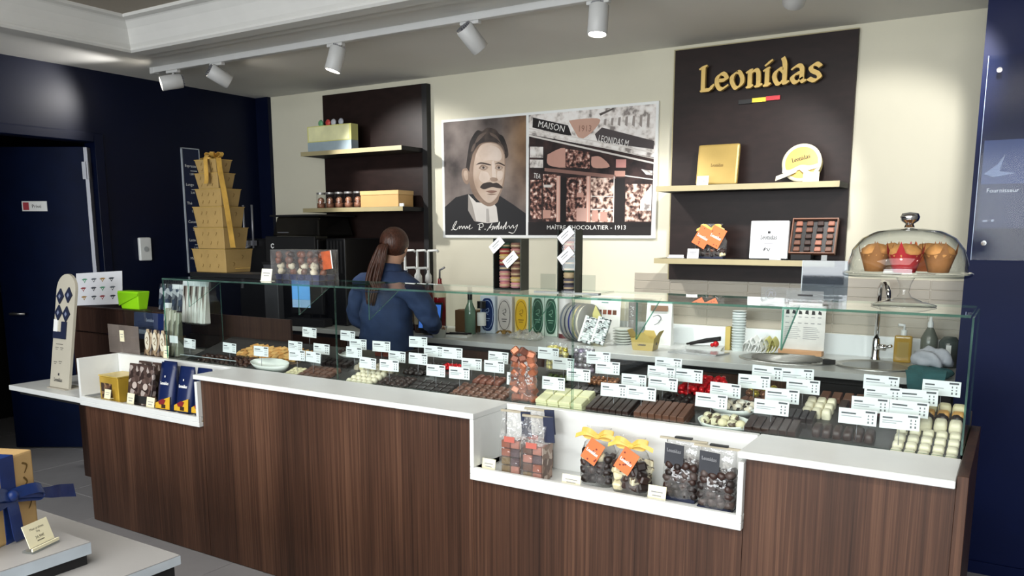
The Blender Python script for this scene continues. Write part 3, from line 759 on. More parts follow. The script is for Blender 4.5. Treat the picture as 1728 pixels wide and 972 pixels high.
MB().mat(P('jar_copper_ball', 'b98265', .3, metal=.3)).ell((0, -.003, .06), .026).build('copper_ball', jar)
MB().mat(P('jar_lid_grey', '9b9a98', .35, metal=.5)).cyl(.036, .108, .122, 18).build('lid', jar)
for k, o_ in enumerate(('second', 'third', 'fourth', 'last')):
    dup(jar, (-4.765 + (k + 1) * .098, 4.80, 1.7932), label=o_ + ' of five small glass jars from the left on the lower left shelf')
t = thing('kraft_box', 'kraft coloured lidded box at the right of the glass jars', 'box', (-4.13, 4.85, 1.7932))
MB().mat(P('pale_kraft', 'cfa56a', .6, var=.04)).box(-.185, .185, -.09, .085, 0, .088).build('box_body', t, .002)
MB().mat(P('pale_kraft_lid', 'dcb67c', .6, var=.04)).box(-.188, .188, -.093, .088, .0885, .12).build('box_lid', t, .002)
simple('price_card', MB().box(-.018, .018, -.006, .006, 0, .022), 0, 'tiny white price card before the kraft box', 'price card', (-3.90, 4.745, 1.7932)).data.materials.append(WHITEP)
# ------------------------------------------------------------------ things on the right panel
def standcard(x, y, z, w, h, label, m=WHITEP, lean=.18, lines=2, cat='price card'):
    t = thing('price_card', label, cat, (x, y, z), (0, 0, 0))
    c = MB().mat(m); c.T = RX(-lean)
    c.box(-w / 2, w / 2, -.001, .001, .002, h); c.build('card', t)
    k = MB().mat(GREYINK); k.T = RX(-lean)
    for i in range(lines): k.box(-w * (.32 - .07 * i), w * (.32 - .07 * i), -.0016, -.0011, h * (.62 - .2 * i), h * (.68 - .2 * i))
    k.build('printed_lines', t)
    MB().mat(m).box(-w / 2, w / 2, -.004, h * math.sin(lean) + .012, 0, .002).build('foot', t)
    return t
t = thing('gold_box', 'square gold box leaning against the dark panel on the upper right shelf', 'box', (-1.59, 4.85, 1.886), (-.16, 0, 0))
MB().mat(P('gold_box_card', 'b59a58', .4, metal=.35, var=.05)).box(-.125, .125, 0, .028, 0, .24).build('box_lid', t, .012, 2)
MB().mat(P('gold_box_edge', '8d7a48', .4, metal=.3)).box(-.12, .12, .0285, .045, .005, .235).build('box_base', t, .006)
mb = MB().mat(INK); wordmark(mb, 'Leonidas', .075, TR(-.0375, -.001, .105) @ FRONT, 0, 22, 9); mb.build('wordmark', t)
standcard(-1.645, 4.775, 1.8785, .07, .055, 'white price card in front of the square gold box')
t = thing('round_box', 'round gold box with white rim and white ribbon on the upper right shelf', 'box', (-1.105, 4.86, 1.888), (-.2, 0, .0))
b = MB().mat(P('round_box_side', 'd8c98d', .4)); b.T = TR(0, 0, .104) @ RX(math.pi / 2)
b.cyl(.104, -.045, .0, 40); b.build('box_base', t)
b = MB().mat(P('round_box_rim', 'eee4c4', .4)); b.T = TR(0, 0, .104) @ RX(math.pi / 2)
b.lathe([(.104, .0), (.108, .002), (.108, .012), (.090, .013)], 40); b.build('box_rim', t)
b = MB().mat(P('round_box_gold', 'cfae5c', .4, metal=.2)); b.T = TR(0, 0, .104) @ RX(math.pi / 2)
b.disc(.092, .0125, 40); b.build('box_lid', t)
mb = MB().mat(DARKINK); wordmark(mb, 'Leonidas', .10, TR(-.05, -.014, .105) @ FRONT @ RZ(.25), 0, 22, 9); mb.build('wordmark', t)
rb = MB().mat(P('cream_ribbon', 'e6dfc6', .5, var=.1))
rb.ribbon([(-.10, -.016, .06), (-.06, -.02, .05), (0, -.022, .075), (.05, -.022, .07), (.1, -.018, .085)], (0, 0, .012))
rb.ribbon([(-.02, -.022, .06), (-.07, -.03, .035), (-.13, -.03, .012)], (0, .004, .014)); rb.ribbon([(0, -.022, .072), (.04, -.034, .04), (.08, -.03, .008)], (.003, 0, .013))
rb.build('ribbon', t)
standcard(-1.03, 4.775, 1.8785, .085, .055, 'cream price card in front of the round gold box', CREAMC)
# lower right shelf
def nutbag(name, label, cat, loc, w, h, d, cols, bowm, tagm, seed, ntag=2, group=None, pieces=26, piece='cube', rot=0, fillh=.55, size=.017, base=None):
    """clear film bag of pralines closed with a ribbon, with card tags"""
    rnd = random.Random(seed)
    t = thing(name, label, cat, loc, rot, group)
    f = MB().mat(FILM); n = 14; vs = []; fs = []
    prof = [(0, .9, .8), (.12, 1, 1), (.5, 1, .9), (.72, .8, .5), (.84, .45, .22), (1.0, .75, .12)] if bowm else [(0, .9, .8), (.15, 1, 1), (.5, 1, .85), (.8, .95, .35), (.94, .9, .08), (1., .9, .05)]
    for (q, a, b) in prof:
        for i in range(n):
            an = 2 * math.pi * i / n; cx, sy = math.cos(an), math.sin(an)
            ex = lambda v: math.copysign(abs(v) ** .6, v)
            vs.append((ex(cx) * w / 2 * a * (1 + rnd.uniform(-.04, .04)), ex(sy) * d / 2 * b, q * h))
    for j in range(len(prof) - 1):
        for i in range(n): k = (i + 1) % n; fs.append((j * n + i, j * n + k, (j + 1) * n + k, (j + 1) * n + i))
    fs.append(tuple(range(n))[::-1]); f.add(vs, fs, True); f.build('film_bag', t)
    meshes = []
    for c in cols:
        m = MB().mat(c)
        if piece == 'cube': m.cb((0, 0, 0), size * 2, size * 2, size * 1.7); meshes.append(m.mesh('praline', size * .3, 1))
        else:
            m.ell((0, 0, 0), size * 1.15, size, size * .85, 8, 5); me = m.mesh('praline')
            for v in me.vertices: v.co *= 1 + rnd.uniform(-.18, .18)
            meshes.append(me)
    nx = max(2, int((w * .92) / (size * 1.75))); ny = max(1, int((d * .9) / (size * 1.75))); k = 0; z = size * (1.75 if piece == 'cube' else 1.45)
    while k < pieces:
        for i in range(nx):
            for j in range(ny):
                if k >= pieces: break
                sh = .5 * ((int(z / size) + j) % 2) * size
                put(rnd.choice(meshes), 'praline', t, loc=((i - (nx - 1) / 2) * (w * .9 - size * 1.6) / max(1, nx - 1) * (1 - .1 * z / h) + sh * .6, (j - (ny - 1) / 2) * (d * .88 - size * 1.6) / max(1, ny - 1) if ny > 1 else 0, z + rnd.uniform(-.3, .3) * size), rot=(rnd.uniform(-.7, .7), rnd.uniform(-.7, .7), rnd.uniform(-.8, .8)))
                k += 1
        z += size * 1.5
    if base: MB().mat(base).box(-w * .44, w * .44, -d * .42, d * .42, .0, .012).build('card_base', t)
    if bowm:
        r = MB().mat(bowm); zz = h * .84
        for sgn in (-1, 1):
            r.ribbon([(0, -.012, zz), (sgn * .03, -.022, zz + .022), (sgn * .062, -.014, zz + .018), (sgn * .045, -.012, zz - .004), (0, -.012, zz)], (0, .004, .008))
            r.ribbon([(0, -.014, zz), (sgn * .04, -.025, zz + .012), (sgn * .085, -.02, zz - .004)], (0, .003, .007))
        r.cb((0, -.012, zz), .016, .014, .018); r.build('ribbon_bow', t)
    for i in range(ntag):
        a = (.5, .45)[i % 2] * (1 if bowm else 0); tx = (-.2 + .42 * i) * w if ntag > 1 else 0
        c = MB().mat(tagm[0]); c.T = TR(tx, -d / 2 - .008 + .003 * i, h * .62) @ RY(a) @ RX(-.1)
        c.box(-w * .23, w * .23, -.001, .001, -w * .31, w * .31); q = c.build('card_tag', t)
        if tagm[1]:
            k = MB().mat(tagm[1]); k.T = TR(tx, -d / 2 - .008 + .003 * i, h * .62) @ RY(a) @ RX(-.1)
            for _ in range(7): 
                px, pz = rnd.uniform(-.19, .19) * w, rnd.uniform(-.26, .26) * w
                k.cb((px, -.0014, pz), .006, .0006, .006)
            k.mat(WHITEP); wordmark(k, 'Leonidas', w * .36, TR(-w * .18, -.0018, -.008) @ FRONT, 0, 24, 12)
            k.build('tag_print', t)
    return t
ORG = P('orange_card', 'e5733a', .55, var=.08); ORGD = P('orange_card_print', '7a2a18', .6)
YRIB = P('yellow_ribbon', 'dcb656', .4, var=.2, nscale=20)
nutbag('praline_bag', 'film bag of chocolates with two orange tags on the lower right shelf', 'bag', (-1.60, 4.84, 1.4495), .19, .205, .07, [DARK, DARK, DARKER, IVORY2, MILK], YRIB, (ORG, ORGD), 3, pieces=34, size=.015, base=NAVYCARD)
standcard(-1.685, 4.765, 1.4495, .07, .058, 'white price card before the orange tagged bag on the lower right shelf')
t = thing('paper_tag', 'small white folded card lying at the left end of the lower right shelf', 'card', (-1.80, 4.79, 1.4505), .3)
MB().mat(WHITEP).box(-.05, .05, -.025, .025, 0, .004).build('card', t); 
b = MB().mat(WHITEP); b.T = TR(0, .02, .004) @ RX(.6); b.box(-.045, .045, -.02, .02, 0, .003); b.build('card_flap', t)
t = thing('white_gift_box', 'upright white box with small dark lettering on the lower right shelf', 'box', (-1.258, 4.83, 1.453), (-.08, 0, 0))
MB().mat(P('white_gift_card', 'e3e8ea', .5, var=.02)).box(-.108, .108, 0, .03, 0, .218).build('box_body', t, .003)
mb = MB().mat(DARKINK); wordmark(mb, 'Leonidas', .095, TR(-.048, -.0008, .112) @ FRONT, 0, 22, 9)
mb.box(-.008, .008, -.0012, -.0004, .145, .158); mb.pen([[(-.02, .04), (-.005, .055), (-.015, .035), (.002, .05), (.012, .035), (.02, .05)]], .004, .6, .002, TR(-.01, -.0008, .01) @ FRONT, 0)
mb.mat(GREYINK).box(-.025, .025, -.0012, -.0004, .086, .09); mb.build('printed_front', t)
standcard(-1.20, 4.77, 1.4495, .062, .046, 'white price card before the upright white box', lines=2)
t = thing('chocolate_box', 'open brown box of twenty chocolates tilted on the lower right shelf', 'box', (-1.02, 4.86, 1.4495), (-.35, 0, 0))
b = MB().mat(P('brown_box_card', '7c5440', .5)); b.box(-.125, .125, 0, .006, .03, .24)
for x in (-.125, .119): b.box(x, x + .006, -.03, .006, .03, .24)
b.box(-.119, .119, -.03, 0, .03, .036); b.box(-.119, .119, -.03, 0, .234, .24); b.build('tray', t)
MB().mat(BLACK).box(-.119, .119, -.004, -.001, .036, .234).build('tray_liner', t)
pc_ = [MB().mat(m).frus(-.019, .019, -.008, .008, -.014, .014, -.003).mesh('chocolate', .003) for m in (MILK, P('rosy_milk_chocolate', '9a6450', .4), DARK)]
for i in range(4):
    for j in range(5):
        put(pc_[(i * 2 + j * 3 + (j > 2)) % 3], 'chocolate', t, loc=(-.087 + i * .058, -.013, .06 + j * .038))
b = MB().mat(BLACKM); b.T = RX(.35); b.box(-.11, .0, -.02, .06, 0, .03); b.build('stand', t)
standcard(-.935, 4.775, 1.4495, .03, .03, 'tiny clear-edged card under the open brown chocolate box', P('grey_clear_card', '8f9494', .3), lines=0)

# ------------------------------------------------------------------ left wall bits
t = thing('wall_dispenser', 'small white rounded dispenser with grey button on the navy wall', 'dispenser', (XL, 3.836, 1.48))
MB().mat(WHITE).box(0, .03, -.05, .05, -.087, .087).build('housing', t, .012, 3)
b = MB().mat(P('grey_button', 'a9adad', .5)); b.T = TR(.0305, 0, 0) @ RY(math.pi / 2); b.cyl(.02, 0, .004, 18); b.build('button', t)
t = thing('price_board', 'narrow navy price board with white frame on the navy wall behind the gold boxes', 'sign', (XL, 4.295, 1.285))
MB().mat(P('navy_board', '0a1a3c', .5)).box(0, .012, -.078, .078, 0, .97).build('board', t)
b = MB().mat(P('board_frame', 'a8b0b8', .5))
for y in (-.083, .0755): b.box(0, .015, y, y + .0075, -.006, .976)
b.box(0, .015, -.083, .083, .97, .978); b.box(0, .015, -.083, .083, -.006, 0); b.build('frame', t)
b = MB().mat(WHITEP)
for k, w1 in enumerate(('Espresso', 'Lungo', 'Thé', 'Cacao', 'Latte', 'Mocha')):
    z = .83 - k * .145
    b.text(w1, .032, TR(.0125, .06, z) @ RZ(-math.pi / 2) @ FRONT @ TR(.12 - text_w(w1) * .032, 0, 0)) if 0 else b.text(w1, .03, TR(.0125, -.06, z) @ RZ(math.pi / 2) @ FRONT)
    b.box(.0121, .0126, -.01, .05, z - .03, z - .026); b.text(('1,80', '2,00', '2,20', '2,50', '2,90', '3,20')[k], .022, TR(.0125, -.02, z - .06) @ RZ(math.pi / 2) @ FRONT)
b.build('lettering', t)
# clear plaque on the right navy wall
t = thing('clear_plaque', 'clear acrylic plaque with pale blue picture on the right navy wall', 'plaque', (-.18, 4.288, 1.5))
MB().mat(pane('plaque_acrylic', 'e6ecf6', .5, .12)).box(-.02, 1.2, -.016, -.011, -.02, .865).build('acrylic_sheet', t)
MB().mat(P('plaque_blue_print', '3d5080', .5, var=.05)).box(-.008, 1.19, -.0108, -.009, .315, .505).build('picture_band', t)
MB().mat(P('plaque_navy_print', '1a2650', .5, var=.05)).box(-.008, 1.19, -.0108, -.009, .12, .3145).build('text_band', t)
MB().mat(P('plaque_pale_shape', '7d8fb0', .5)).prism([(.0, .36), (.05, .40), (.075, .44), (.06, .37), (.12, .36), (.04, .345)], -.0125, -.0109).build('pale_swoosh', t)
MB().mat(WHITEP).text('Fournisseur', .026, TR(.016, -.0112, .278) @ FRONT).build('lettering', t)
b = MB().mat(P('plaque_mark', '8d97ad', .5)); b.box(.012, .03, -.0116, -.0109, .15, .158); b.box(.045, .056, -.0116, -.0109, .15, .16); b.build('printed_marks', t)
for z in (.80, .055):
    b = MB().mat(CHROME); b.T = TR(.025, -.0165, z) @ RX(math.pi / 2); b.cyl(.011, 0, .012, 14); b.build('stand_off_bolt', t)
MB().mat(P('plaque_edge', '9fb2d6', .2)).box(-.022, -.0195, -.0165, -.0105, -.02, .865).build('polished_edge', t)
# ================================================================== on the glass top (z = 1.3615)
ZT = 1.3615
t = thing('black_shelf_board', 'long thin black board lying on the back of the glass case under the gold boxes', 'board', (-3.42, 3.03, ZT))
MB().mat(BLACK).box(-.53, .10, -.09, .085, 0, .024).build('board', t, .002)
gold_ink = speck('gold_paper_print', ['9c7c40', 'a9884a', 'a9884a', 'a2813f', 'b4935a', 'a9884a', '86683a'], 30, .42, 'voronoi', metal=.3)
names = ('bottom', 'second from the bottom', 'third from the bottom', 'third from the top', 'second from the top', 'top')
for k, (x0, x1, z0, z1, dy) in enumerate(((-3.94, -3.662, 1.386, 1.514, .19), (-3.913, -3.666, 1.5142, 1.630, .17), (-3.912, -3.671, 1.6302, 1.742, .155), (-3.883, -3.673, 1.7422, 1.837, .14), (-3.88, -3.69, 1.8372, 1.92, .12), (-3.873, -3.698, 1.9202, 1.992, .11))):
    t = thing('gold_gift_box', names[k] + ' gold paper box of the tapered six-box tower', 'gift box', ((x0 + x1) / 2, 2.955 + dy / 2, z0), group='gold box tower')
    h = z1 - z0; g = .014; w2 = (x1 - x0) / 2 - g
    MB().mat(GOLDP).frus(-w2, w2, -dy / 2 + g, dy / 2 - g, 0, h, g, g).build('box_body', t, .002)
    MB().mat(P('gold_lid_edge', 'c9a860', .35, metal=.4)).frus(-w2 - g, w2 + g, -dy / 2, dy / 2, h - .004, h, .002).build('lid_rim', t)
    b = MB().mat(INK); rnd = random.Random(k)
    for i in range(3):
        for j in range(2):
            px = (-.6 + .55 * i + rnd.uniform(-.1, .1)) * w2; pz = h * (.3 + .42 * j); f = pz / h
            M = TR(px, -(dy / 2 - g) - g * f - .0008, pz) @ FRONT
            b = MB().mat(INK); b.pen([[(0, .012), (.01, .004), (.002, -.01)]], .004, .6, .002, M, 0); b.build('printed_hook', t)
    for i in range(2):
        pz = h * (.35 + .3 * i); b = MB().mat(INK); b.pen([[(0, .012), (.01, .004), (.002, -.01)]], .004, .6, .002, TR(w2 + g * pz / h + .0012, -dy * .2 + i * dy * .3, pz) @ RZ(math.pi / 2) @ FRONT, 0); b.build('printed_hook', t)
    if k == 0: MB().mat(P('gold_seam', 'c7a55c', .35, metal=.5)).box(w2 + g - .002, w2 + g + .0015, -.03, .07, .02, .024).build('side_fold', t)
t = thing('gold_ribbon', 'gold ribbon bow draped down the side of the gold box tower', 'ribbon', (-3.76, 3.0, 1.9925))
rbm = P('gold_satin', 'cfa550', .3, metal=.45, var=.2, nscale=18)
b = MB().mat(rbm)
b.ribbon([(.02, -.0, .006), (.07, -.03, -.0), (.082, -.035, -.06), (.104, -.03, -.2), (.118, -.02, -.36), (.125, -.012, -.470)], (.006, .012, 0))
b.ribbon([(0, -.01, .01), (-.005, -.035, .022), (.005, -.062, .0), (.012, -.068, -.06), (.008, -.066, -.11), (-.004, -.064, -.13)], (.013, .002, 0))
b.ribbon([(0, 0, .006), (-.04, -.02, .008), (-.085, -.02, .006)], (.002, .01, 0))
for sx, sy in ((-1, -.2), (1, .1), (-.5, .8), (.6, -.9)):
    b.ribbon([(0, 0, .006), (sx * .035, sy * .03, .036), (sx * .055, sy * .05, .03), (sx * .04, sy * .035, .012), (0, 0, .008)], (.003, .010, 0))
b.ell((0, -.005, .014), .012); b.build('bow', t)
standcard(-3.222, 2.84, ZT, .075, .062, 'white price card standing on the left of the glass top', P('ivory_card', 'eeeedd', .6), .2)
# tray of chocolate clusters
t = thing('cluster_tray', 'clear box of nut chocolates in navy cups on the left glass top', 'box', (-3.13, 3.02, ZT))
MB().mat(FILM).box(-.175, .165, -.07, .07, 0, .155).build('clear_box', t)
mb = MB().mat(NAVYP)
for k in range(6): mb.frus(-.155 + k * .053, -.155 + k * .053 + .04, -.055, -.015, .002, .03, .004)
for k in range(6): mb.frus(-.155 + k * .053, -.155 + k * .053 + .04, .01, .05, .002, .03, .004)
mb.build('navy_cups', t)
rnd = random.Random(3)
cm = []
for c, s in ((MILK, .02), (DARK, .02), (IVORY, .022), (P('pale_nougat', 'd9d2b8', .5, var=.2), .022), (P('reddish_milk', '7c4a36', .4, var=.3, nscale=40), .021)):
    m = MB().mat(c).ell((0, 0, 0), s, s * .9, s * .8, 8, 6); me = m.mesh('cluster')
    for v in me.vertices: v.co *= 1 + rnd.uniform(-.2, .2)
    cm.append(me)
for r_ in range(4):
    for k in range(8):
        ch = cm[2 + (k + r_) % 2] if (r_ == 1 and k % 2 == 0) or (r_ == 0 and k % 3 == 0) else cm[(0, 1, 4, 4)[(k + r_) % 4]]
        put(ch, 'cluster', t, loc=(-.15 + k * .042 + rnd.uniform(-.005, .005), -.035 + (k % 2) * .02 + rnd.uniform(-.01, .02), .042 + r_ * .029), rot=(rnd.uniform(0, 3), rnd.uniform(0, 3), 0))
b = MB().mat(P('orange_brown_card', 'b9572f', .5, var=.2, nscale=30)); b.T = TR(.185, -.03, .105) @ RY(-.12); b.box(-.032, .03, -.002, .0, -.045, .045); b.mat(WHITEP).box(.0302, .036, -.002, 0, -.045, .045); b.build('card_tag', t)
# macaron boxes
MACC = [P('macaron_' + n, c, .65, var=.08, nscale=30) for n, c in (('rose', 'd18a86'), ('red', 'a5383a'), ('lemon', 'd9b56e'), ('mocha', '8c6052'), ('pistachio', '3f5a48'), ('violet', '5c5460'), ('orange', 'cc6a3a'), ('pink', 'd9939c'), ('cream', 'd8b890'))]
FILL = P('macaron_cream', 'c9a58e', .6)
def macmesh(m, k):
    b = MB().mat(m); b.lathe([(.0004, -.012), (.02, -.012), (.025, -.007), (.026, -.0035)], 16); b.mat(FILL).lathe([(.0235, -.0035), (.0235, .0035)], 16); b.mat(m).lathe([(.026, .0035), (.025, .007), (.02, .012), (.0004, .012)], 16)
    return b.mesh('macaron')
MACM = [macmesh(m, i) for i, m in enumerate(MACC)]
def macbox(x, y, cols, rows, h, label, seed):
    w_ = .058 * cols + .022; pat = seed
    t = thing('macaron_box', label, 'macaron box', (x, y, ZT))
    b = MB().mat(P('dark_box_card', '1f2420', .5)).box(-w_ / 2, w_ / 2, .03, .034, 0, h); b.box(-w_ / 2, -w_ / 2 + .004, -.03, .0299, 0, h); b.build('box_back', t)
    MB().mat(P('olive_box_side', '4a4c40', .5)).box(w_ / 2 - .004, w_ / 2, -.03, .0299, 0, h).build('box_side', t)
    MB().mat(P('dark_box_card', '1f2420')).box(-w_ / 2 + .004, w_ / 2 - .004, -.03, .0299, 0, .006).build('box_base', t)
    MB().mat(ACRYL).box(-w_ / 2 - .001, w_ / 2 + .001, -.0325, -.031, 0, h + .001).build('clear_front', t)
    z = .02
    for r_ in range(rows):
        for c in range(cols):
            put(MACM[pat[(r_ * cols + c) % len(pat)]], 'macaron', t, loc=(-(cols - 1) * .029 + c * .057, 0, z))
        z += (h - .025) / rows
    for k, (px, pz) in enumerate(((-.35 * w_ * (cols > 1), h * .88), (.02, h * .6)) if cols > 1 else ((0, h * .92), (0, h * .6))):
        b = MB().mat(WHITEP); b.T = TR(px, -.035, pz) @ RY(-.7); b.box(-.036, .036, -.001, .001, -.019, .019); b.mat(GREYINK).box(-.022, .02, -.0015, -.001, .004, .008); b.box(-.022, .01, -.0015, -.001, -.005, -.002); b.build('white_tag', t)
    return t
macbox(-1.846, 2.96, 2, 8, .215, 'clear fronted box of macarons in two columns on the glass top', (0, 7, 7, 2, 0, 3, 5, 3, 1, 3, 2, 2, 1, 0, 4, 3))
macbox(-1.548, 2.93, 1, 9, .25, 'tall narrow box of one column of macarons on the glass top', (5, 5, 8, 4, 4, 5, 6, 6, 3))
for x, y, l in ((-1.633, 2.905, 'clear acrylic label holder on the left of the narrow macaron box'), (-1.455, 2.905, 'clear acrylic label holder on the right of the narrow macaron box')):
    t = thing('label_holder', l, 'label holder', (x, y, ZT))
    MB().mat(ACRYL).box(-.035, .035, -.001, .001, .012, .075).build('acrylic_face', t)
    MB().mat(P('grey_clear_card', '8f9494', .3)).box(-.06, .055, -.012, .012, 0, .004).build('foot', t)
# acrylic sheets on the right
t = thing('acrylic_note', 'low clear acrylic card with round emblem lying by the cake stand', 'sign', (-.66, 2.93, ZT))
MB().mat(pane('milky_acrylic', 'e8eaea', 1., .05, body=.14, bodycol='d8dada', bscale=4)).box(-.12, .02, -.001, .001, .0, .05).build('acrylic_face', t)
MB().mat(pane('milky_acrylic2', 'e8eaea', 1., .05, body=.16, bodycol='dadcdc', bscale=4)).box(-.03, .095, -.012, -.010, .0, .042).build('acrylic_face', t)
b = MB().mat(GREYINK); b.T = TR(-.085, -.0015, .026) @ FRONT
b.add([(r * math.cos(a), r * math.sin(a), 0) for r in (.016, .018) for a in [2 * math.pi * k / 28 for k in range(28)]], [(k, (k + 1) % 28, 28 + (k + 1) % 28, 28 + k) for k in range(28)])
b.pen([[(-.008, -.008), (0, .008), (.008, -.004)], [(-.004, .008), (.008, .006)]], .004, .5, .002, Matrix.Identity(4), 0); b.build('emblem', t)
MB().mat(DARKINK).box(.01, .06, -.0128, -.0122, .024, .03).build('printed_line', t)
b = MB().mat(WHITEP); b.box(-.01, .1, -.05, -.03, 0, .003); b.build('paper_strip', t)
t = thing('acrylic_screen', 'clear acrylic screen standing behind the cake stand', 'screen', (-.594, 3.06, ZT))
MB().mat(pane('blue_acrylic', 'c3ccd6', 1.6, .03, body=.05, bodycol='9fb0c0', bscale=9)).box(-.075, .08, -.0015, .0015, 0, .142).build('acrylic_face', t)
b = MB().mat(P('acrylic_edge', 'b9c4c8', .2)); b.box(-.078, -.0751, -.002, .002, 0, .142); b.build('polished_edge', t)
# cake stand
t = thing('cake_stand', 'glass cake stand under a clear dome with chrome knob', 'cake stand', (-.324, 2.985, ZT))
MB().mat(GLASS).lathe([(.0005, .0), (.098, 0), (.1, .004), (.06, .016), (.022, .03), (.014, .045), (.018, .07), (.026, .088), (.03, .094), (.19, .098), (.196, .104), (.196, .112), (.19, .112), (.185, .106), (.0005, .104)], 40).build('stand', t)
MB().mat(GLASS).lathe([(.182, .1125), (.181, .14), (.168, .185), (.14, .222), (.1, .244), (.05, .254), (.0005, .256), (.0005, .254), (.05, .2515), (.1, .2415), (.138, .22), (.165, .184), (.178, .14), (.179, .1125)], 48).build('dome', t)
MB().mat(CHROME).lathe([(.0005, .2565), (.016, .257), (.012, .268), (.026, .278), (.03, .29), (.024, .302), (.0005, .306)], 24).build('knob', t)
# pastries inside the dome: things of their own
def muffin(x, y, lab, wrap, top, r_=.052, seed=0):
    rnd = random.Random(seed)
    t = thing('muffin', lab, 'muffin', (x, y, ZT + .1125), rnd.uniform(0, 1.5), group='muffins under the glass dome')
    n = 24; b = MB().mat(wrap); vs = []; fs = []
    for j, (q, z) in enumerate(((.62, 0), (.80, .03), (.96, .055), (1.06, .07))):
        for i in range(n):
            a = 2 * math.pi * i / n; pk = max(0, math.cos(4 * a)) ** 3
            rr = r_ * q * (1 + (.05 if i % 2 else -.03) * (j < 3)) * (1 + .1 * pk * (j == 3)); vs.append((rr * math.cos(a), rr * math.sin(a), z + (.03 * pk - .012 * (1 - pk) if j == 3 else 0)))
    for j in range(3):
        for i in range(n): k = (i + 1) % n; fs.append((j * n + i, j * n + k, (j + 1) * n + k, (j + 1) * n + i))
    fs.append(tuple(range(n))[::-1]); b.add(vs, fs, True); b.build('paper_case', t)
    m = MB().mat(top).lathe([(r_ * .72, .03), (r_ * .97, .056), (r_ * .9, .072), (r_ * .55, .088), (.0005, .091)], 18); me = m.mesh('crown')
    for v in me.vertices: v.co *= 1 + rnd.uniform(-.04, .04)
    put(me, 'crown', t)
MUF = P('golden_cake', 'c98f50', .7, var=.25, nscale=30, bump=.2); RCASE = P('red_paper', 'b5222a', .5); BCASE = P('brown_paper_case', 'a06c3c', .6, var=.12); ORC = P('orange_paper', 'd06a2a', .6)
muffin(-.418, 2.965, 'golden muffin at the left under the glass dome', BCASE, MUF, .047, 1)
muffin(-.322, 2.915, 'muffin in a red paper case in the middle under the glass dome', RCASE, MUF, .05, 2)
muffin(-.228, 2.968, 'muffin in a brown paper case at the right under the glass dome', BCASE, MUF, .047, 3)
muffin(-.372, 3.055, 'muffin half hidden behind the red one under the glass dome', BCASE, MUF, .045, 4)
muffin(-.272, 3.06, 'muffin behind the right one under the glass dome', ORC, MUF, .045, 5)

# ================================================================== back counter things (z = .9)
Z9 = .9005
# coffee machine with smoked hopper
t = thing('coffee_machine', 'large black coffee machine with a smoky clear hopper on the back counter', 'coffee machine', (-5.0, 4.742, Z9))
MB().mat(BLACK).box(-.46, .45, -.21, .24, 0, .655).build('machine_body', t, .012, 2)
MB().mat(BLACKM).box(-.10, .44, -.235, -.2101, .40, .675).build('front_panel', t, .006)
MB().mat(pane('smoked_plastic', '6f6c68', 1.2, .05, body=.08, bodycol='55524e', bscale=6)).frus(-.07, .44, -.19, .2, .6755, .825, -.03).build('hopper', t, .01)
MB().mat(BLACKM).box(-.08, .45, -.20, .21, .8255, .84).build('hopper_lid', t, .004)
b = MB().mat(ALU)
for x in (-.40, -.32, -.22): b.tube([(x, -.25, .58), (x, -.25, .92)], .008)
b.build('steel_tubes', t)
b = MB().mat(ALU)
for x in (-.44, -.34, -.26): b.box(x, x + .05, -.245, -.222, .60, .64)
b.build('tap_blocks', t)
MB().mat(ALU).tube([(-.28, -.23, .60), (-.30, -.27, .58), (-.335, -.27, .38), (-.35, -.27, .26)], .013).build('steam_wand', t)
b = MB().mat(WHITEP); b.T = TR(-.02, -.2365, .60) @ FRONT; b.pen([[(.016, .01), (.004, .016), (-.01, .008), (-.01, -.008), (.004, -.016), (.016, -.01)]], .008, .5, .006, Matrix.Identity(4), 0); b.build('white_mark', t)
MB().mat(ALU).box(.05, .17, -.242, -.2352, .70, .708).build('bright_trim', t)
t = thing('espresso_grinder', 'tall black grinder with ribbed front beside the coffee machine', 'grinder', (-4.42, 4.78, Z9))
MB().mat(BLACK).box(-.10, .10, -.2, .2, 0, .66).build('grinder_body', t, .01, 2)
for k in range(5): MB().mat(BLACKM).box(-.08 + k * .034, -.062 + k * .034, -.207, -.2002, .4, .64).build('rib', t)
t = thing('till_screen', 'black till with a lit blue screen on the back counter', 'till', (-4.60, 4.44, Z9), .15)
MB().mat(BLACK).box(-.13, .16, -.02, .02, .09, .40).build('screen_housing', t, .006)
MB().mat(P('blue_screen', '6fb0ee', .3, emit='5f9fe0', estr=.55)).box(-.115, .05, -.0225, -.0202, .20, .385).build('screen', t)
MB().mat(P('pale_screen', 'a8c8ea', .3, emit='8db8e0', estr=.4)).box(-.115, .05, -.0225, -.0202, .14, .199).build('screen_footer', t)
MB().mat(BLACKM).box(-.16, .2, -.06, .05, 0, .06).build('till_base', t, .006); MB().mat(BLACK).box(-.03, .03, .0, .03, .06, .1).build('neck', t)
MB().mat(P('blue_led', '9fb8ff', .3, emit='8fa8ff', estr=4)).cb((-.14, -.0605, .035), .008, .002, .008).build('led', t)
t = thing('grey_column', 'grey metal column standing at the left of the till', 'column', (-4.93, 4.42, Z9))
MB().mat(P('grey_metal_column', '55565a', .5, metal=.3)).box(-.075, .075, -.03, .03, 0, .46).build('column_body', t, .004)
MB().mat(BLACKM).box(-.085, .085, -.035, .035, .4605, .48).build('column_cap', t)
t = thing('tablet', 'tilted tablet with a blue screen beside the worker', 'tablet', (-3.46, 4.47, Z9 + .013), (-.2, 0, .2))
MB().mat(BLACK).box(-.09, .09, 0, .012, .02, .215).build('tablet_case', t, .005)
MB().mat(P('tablet_screen', '4f82dc', .3, emit='3f78dc', estr=.6)).box(-.08, .08, -.0015, .0, .035, .2).build('screen', t)
MB().mat(BLACKM).box(-.06, .06, -.01, .06, 0, .02).build('stand', t)
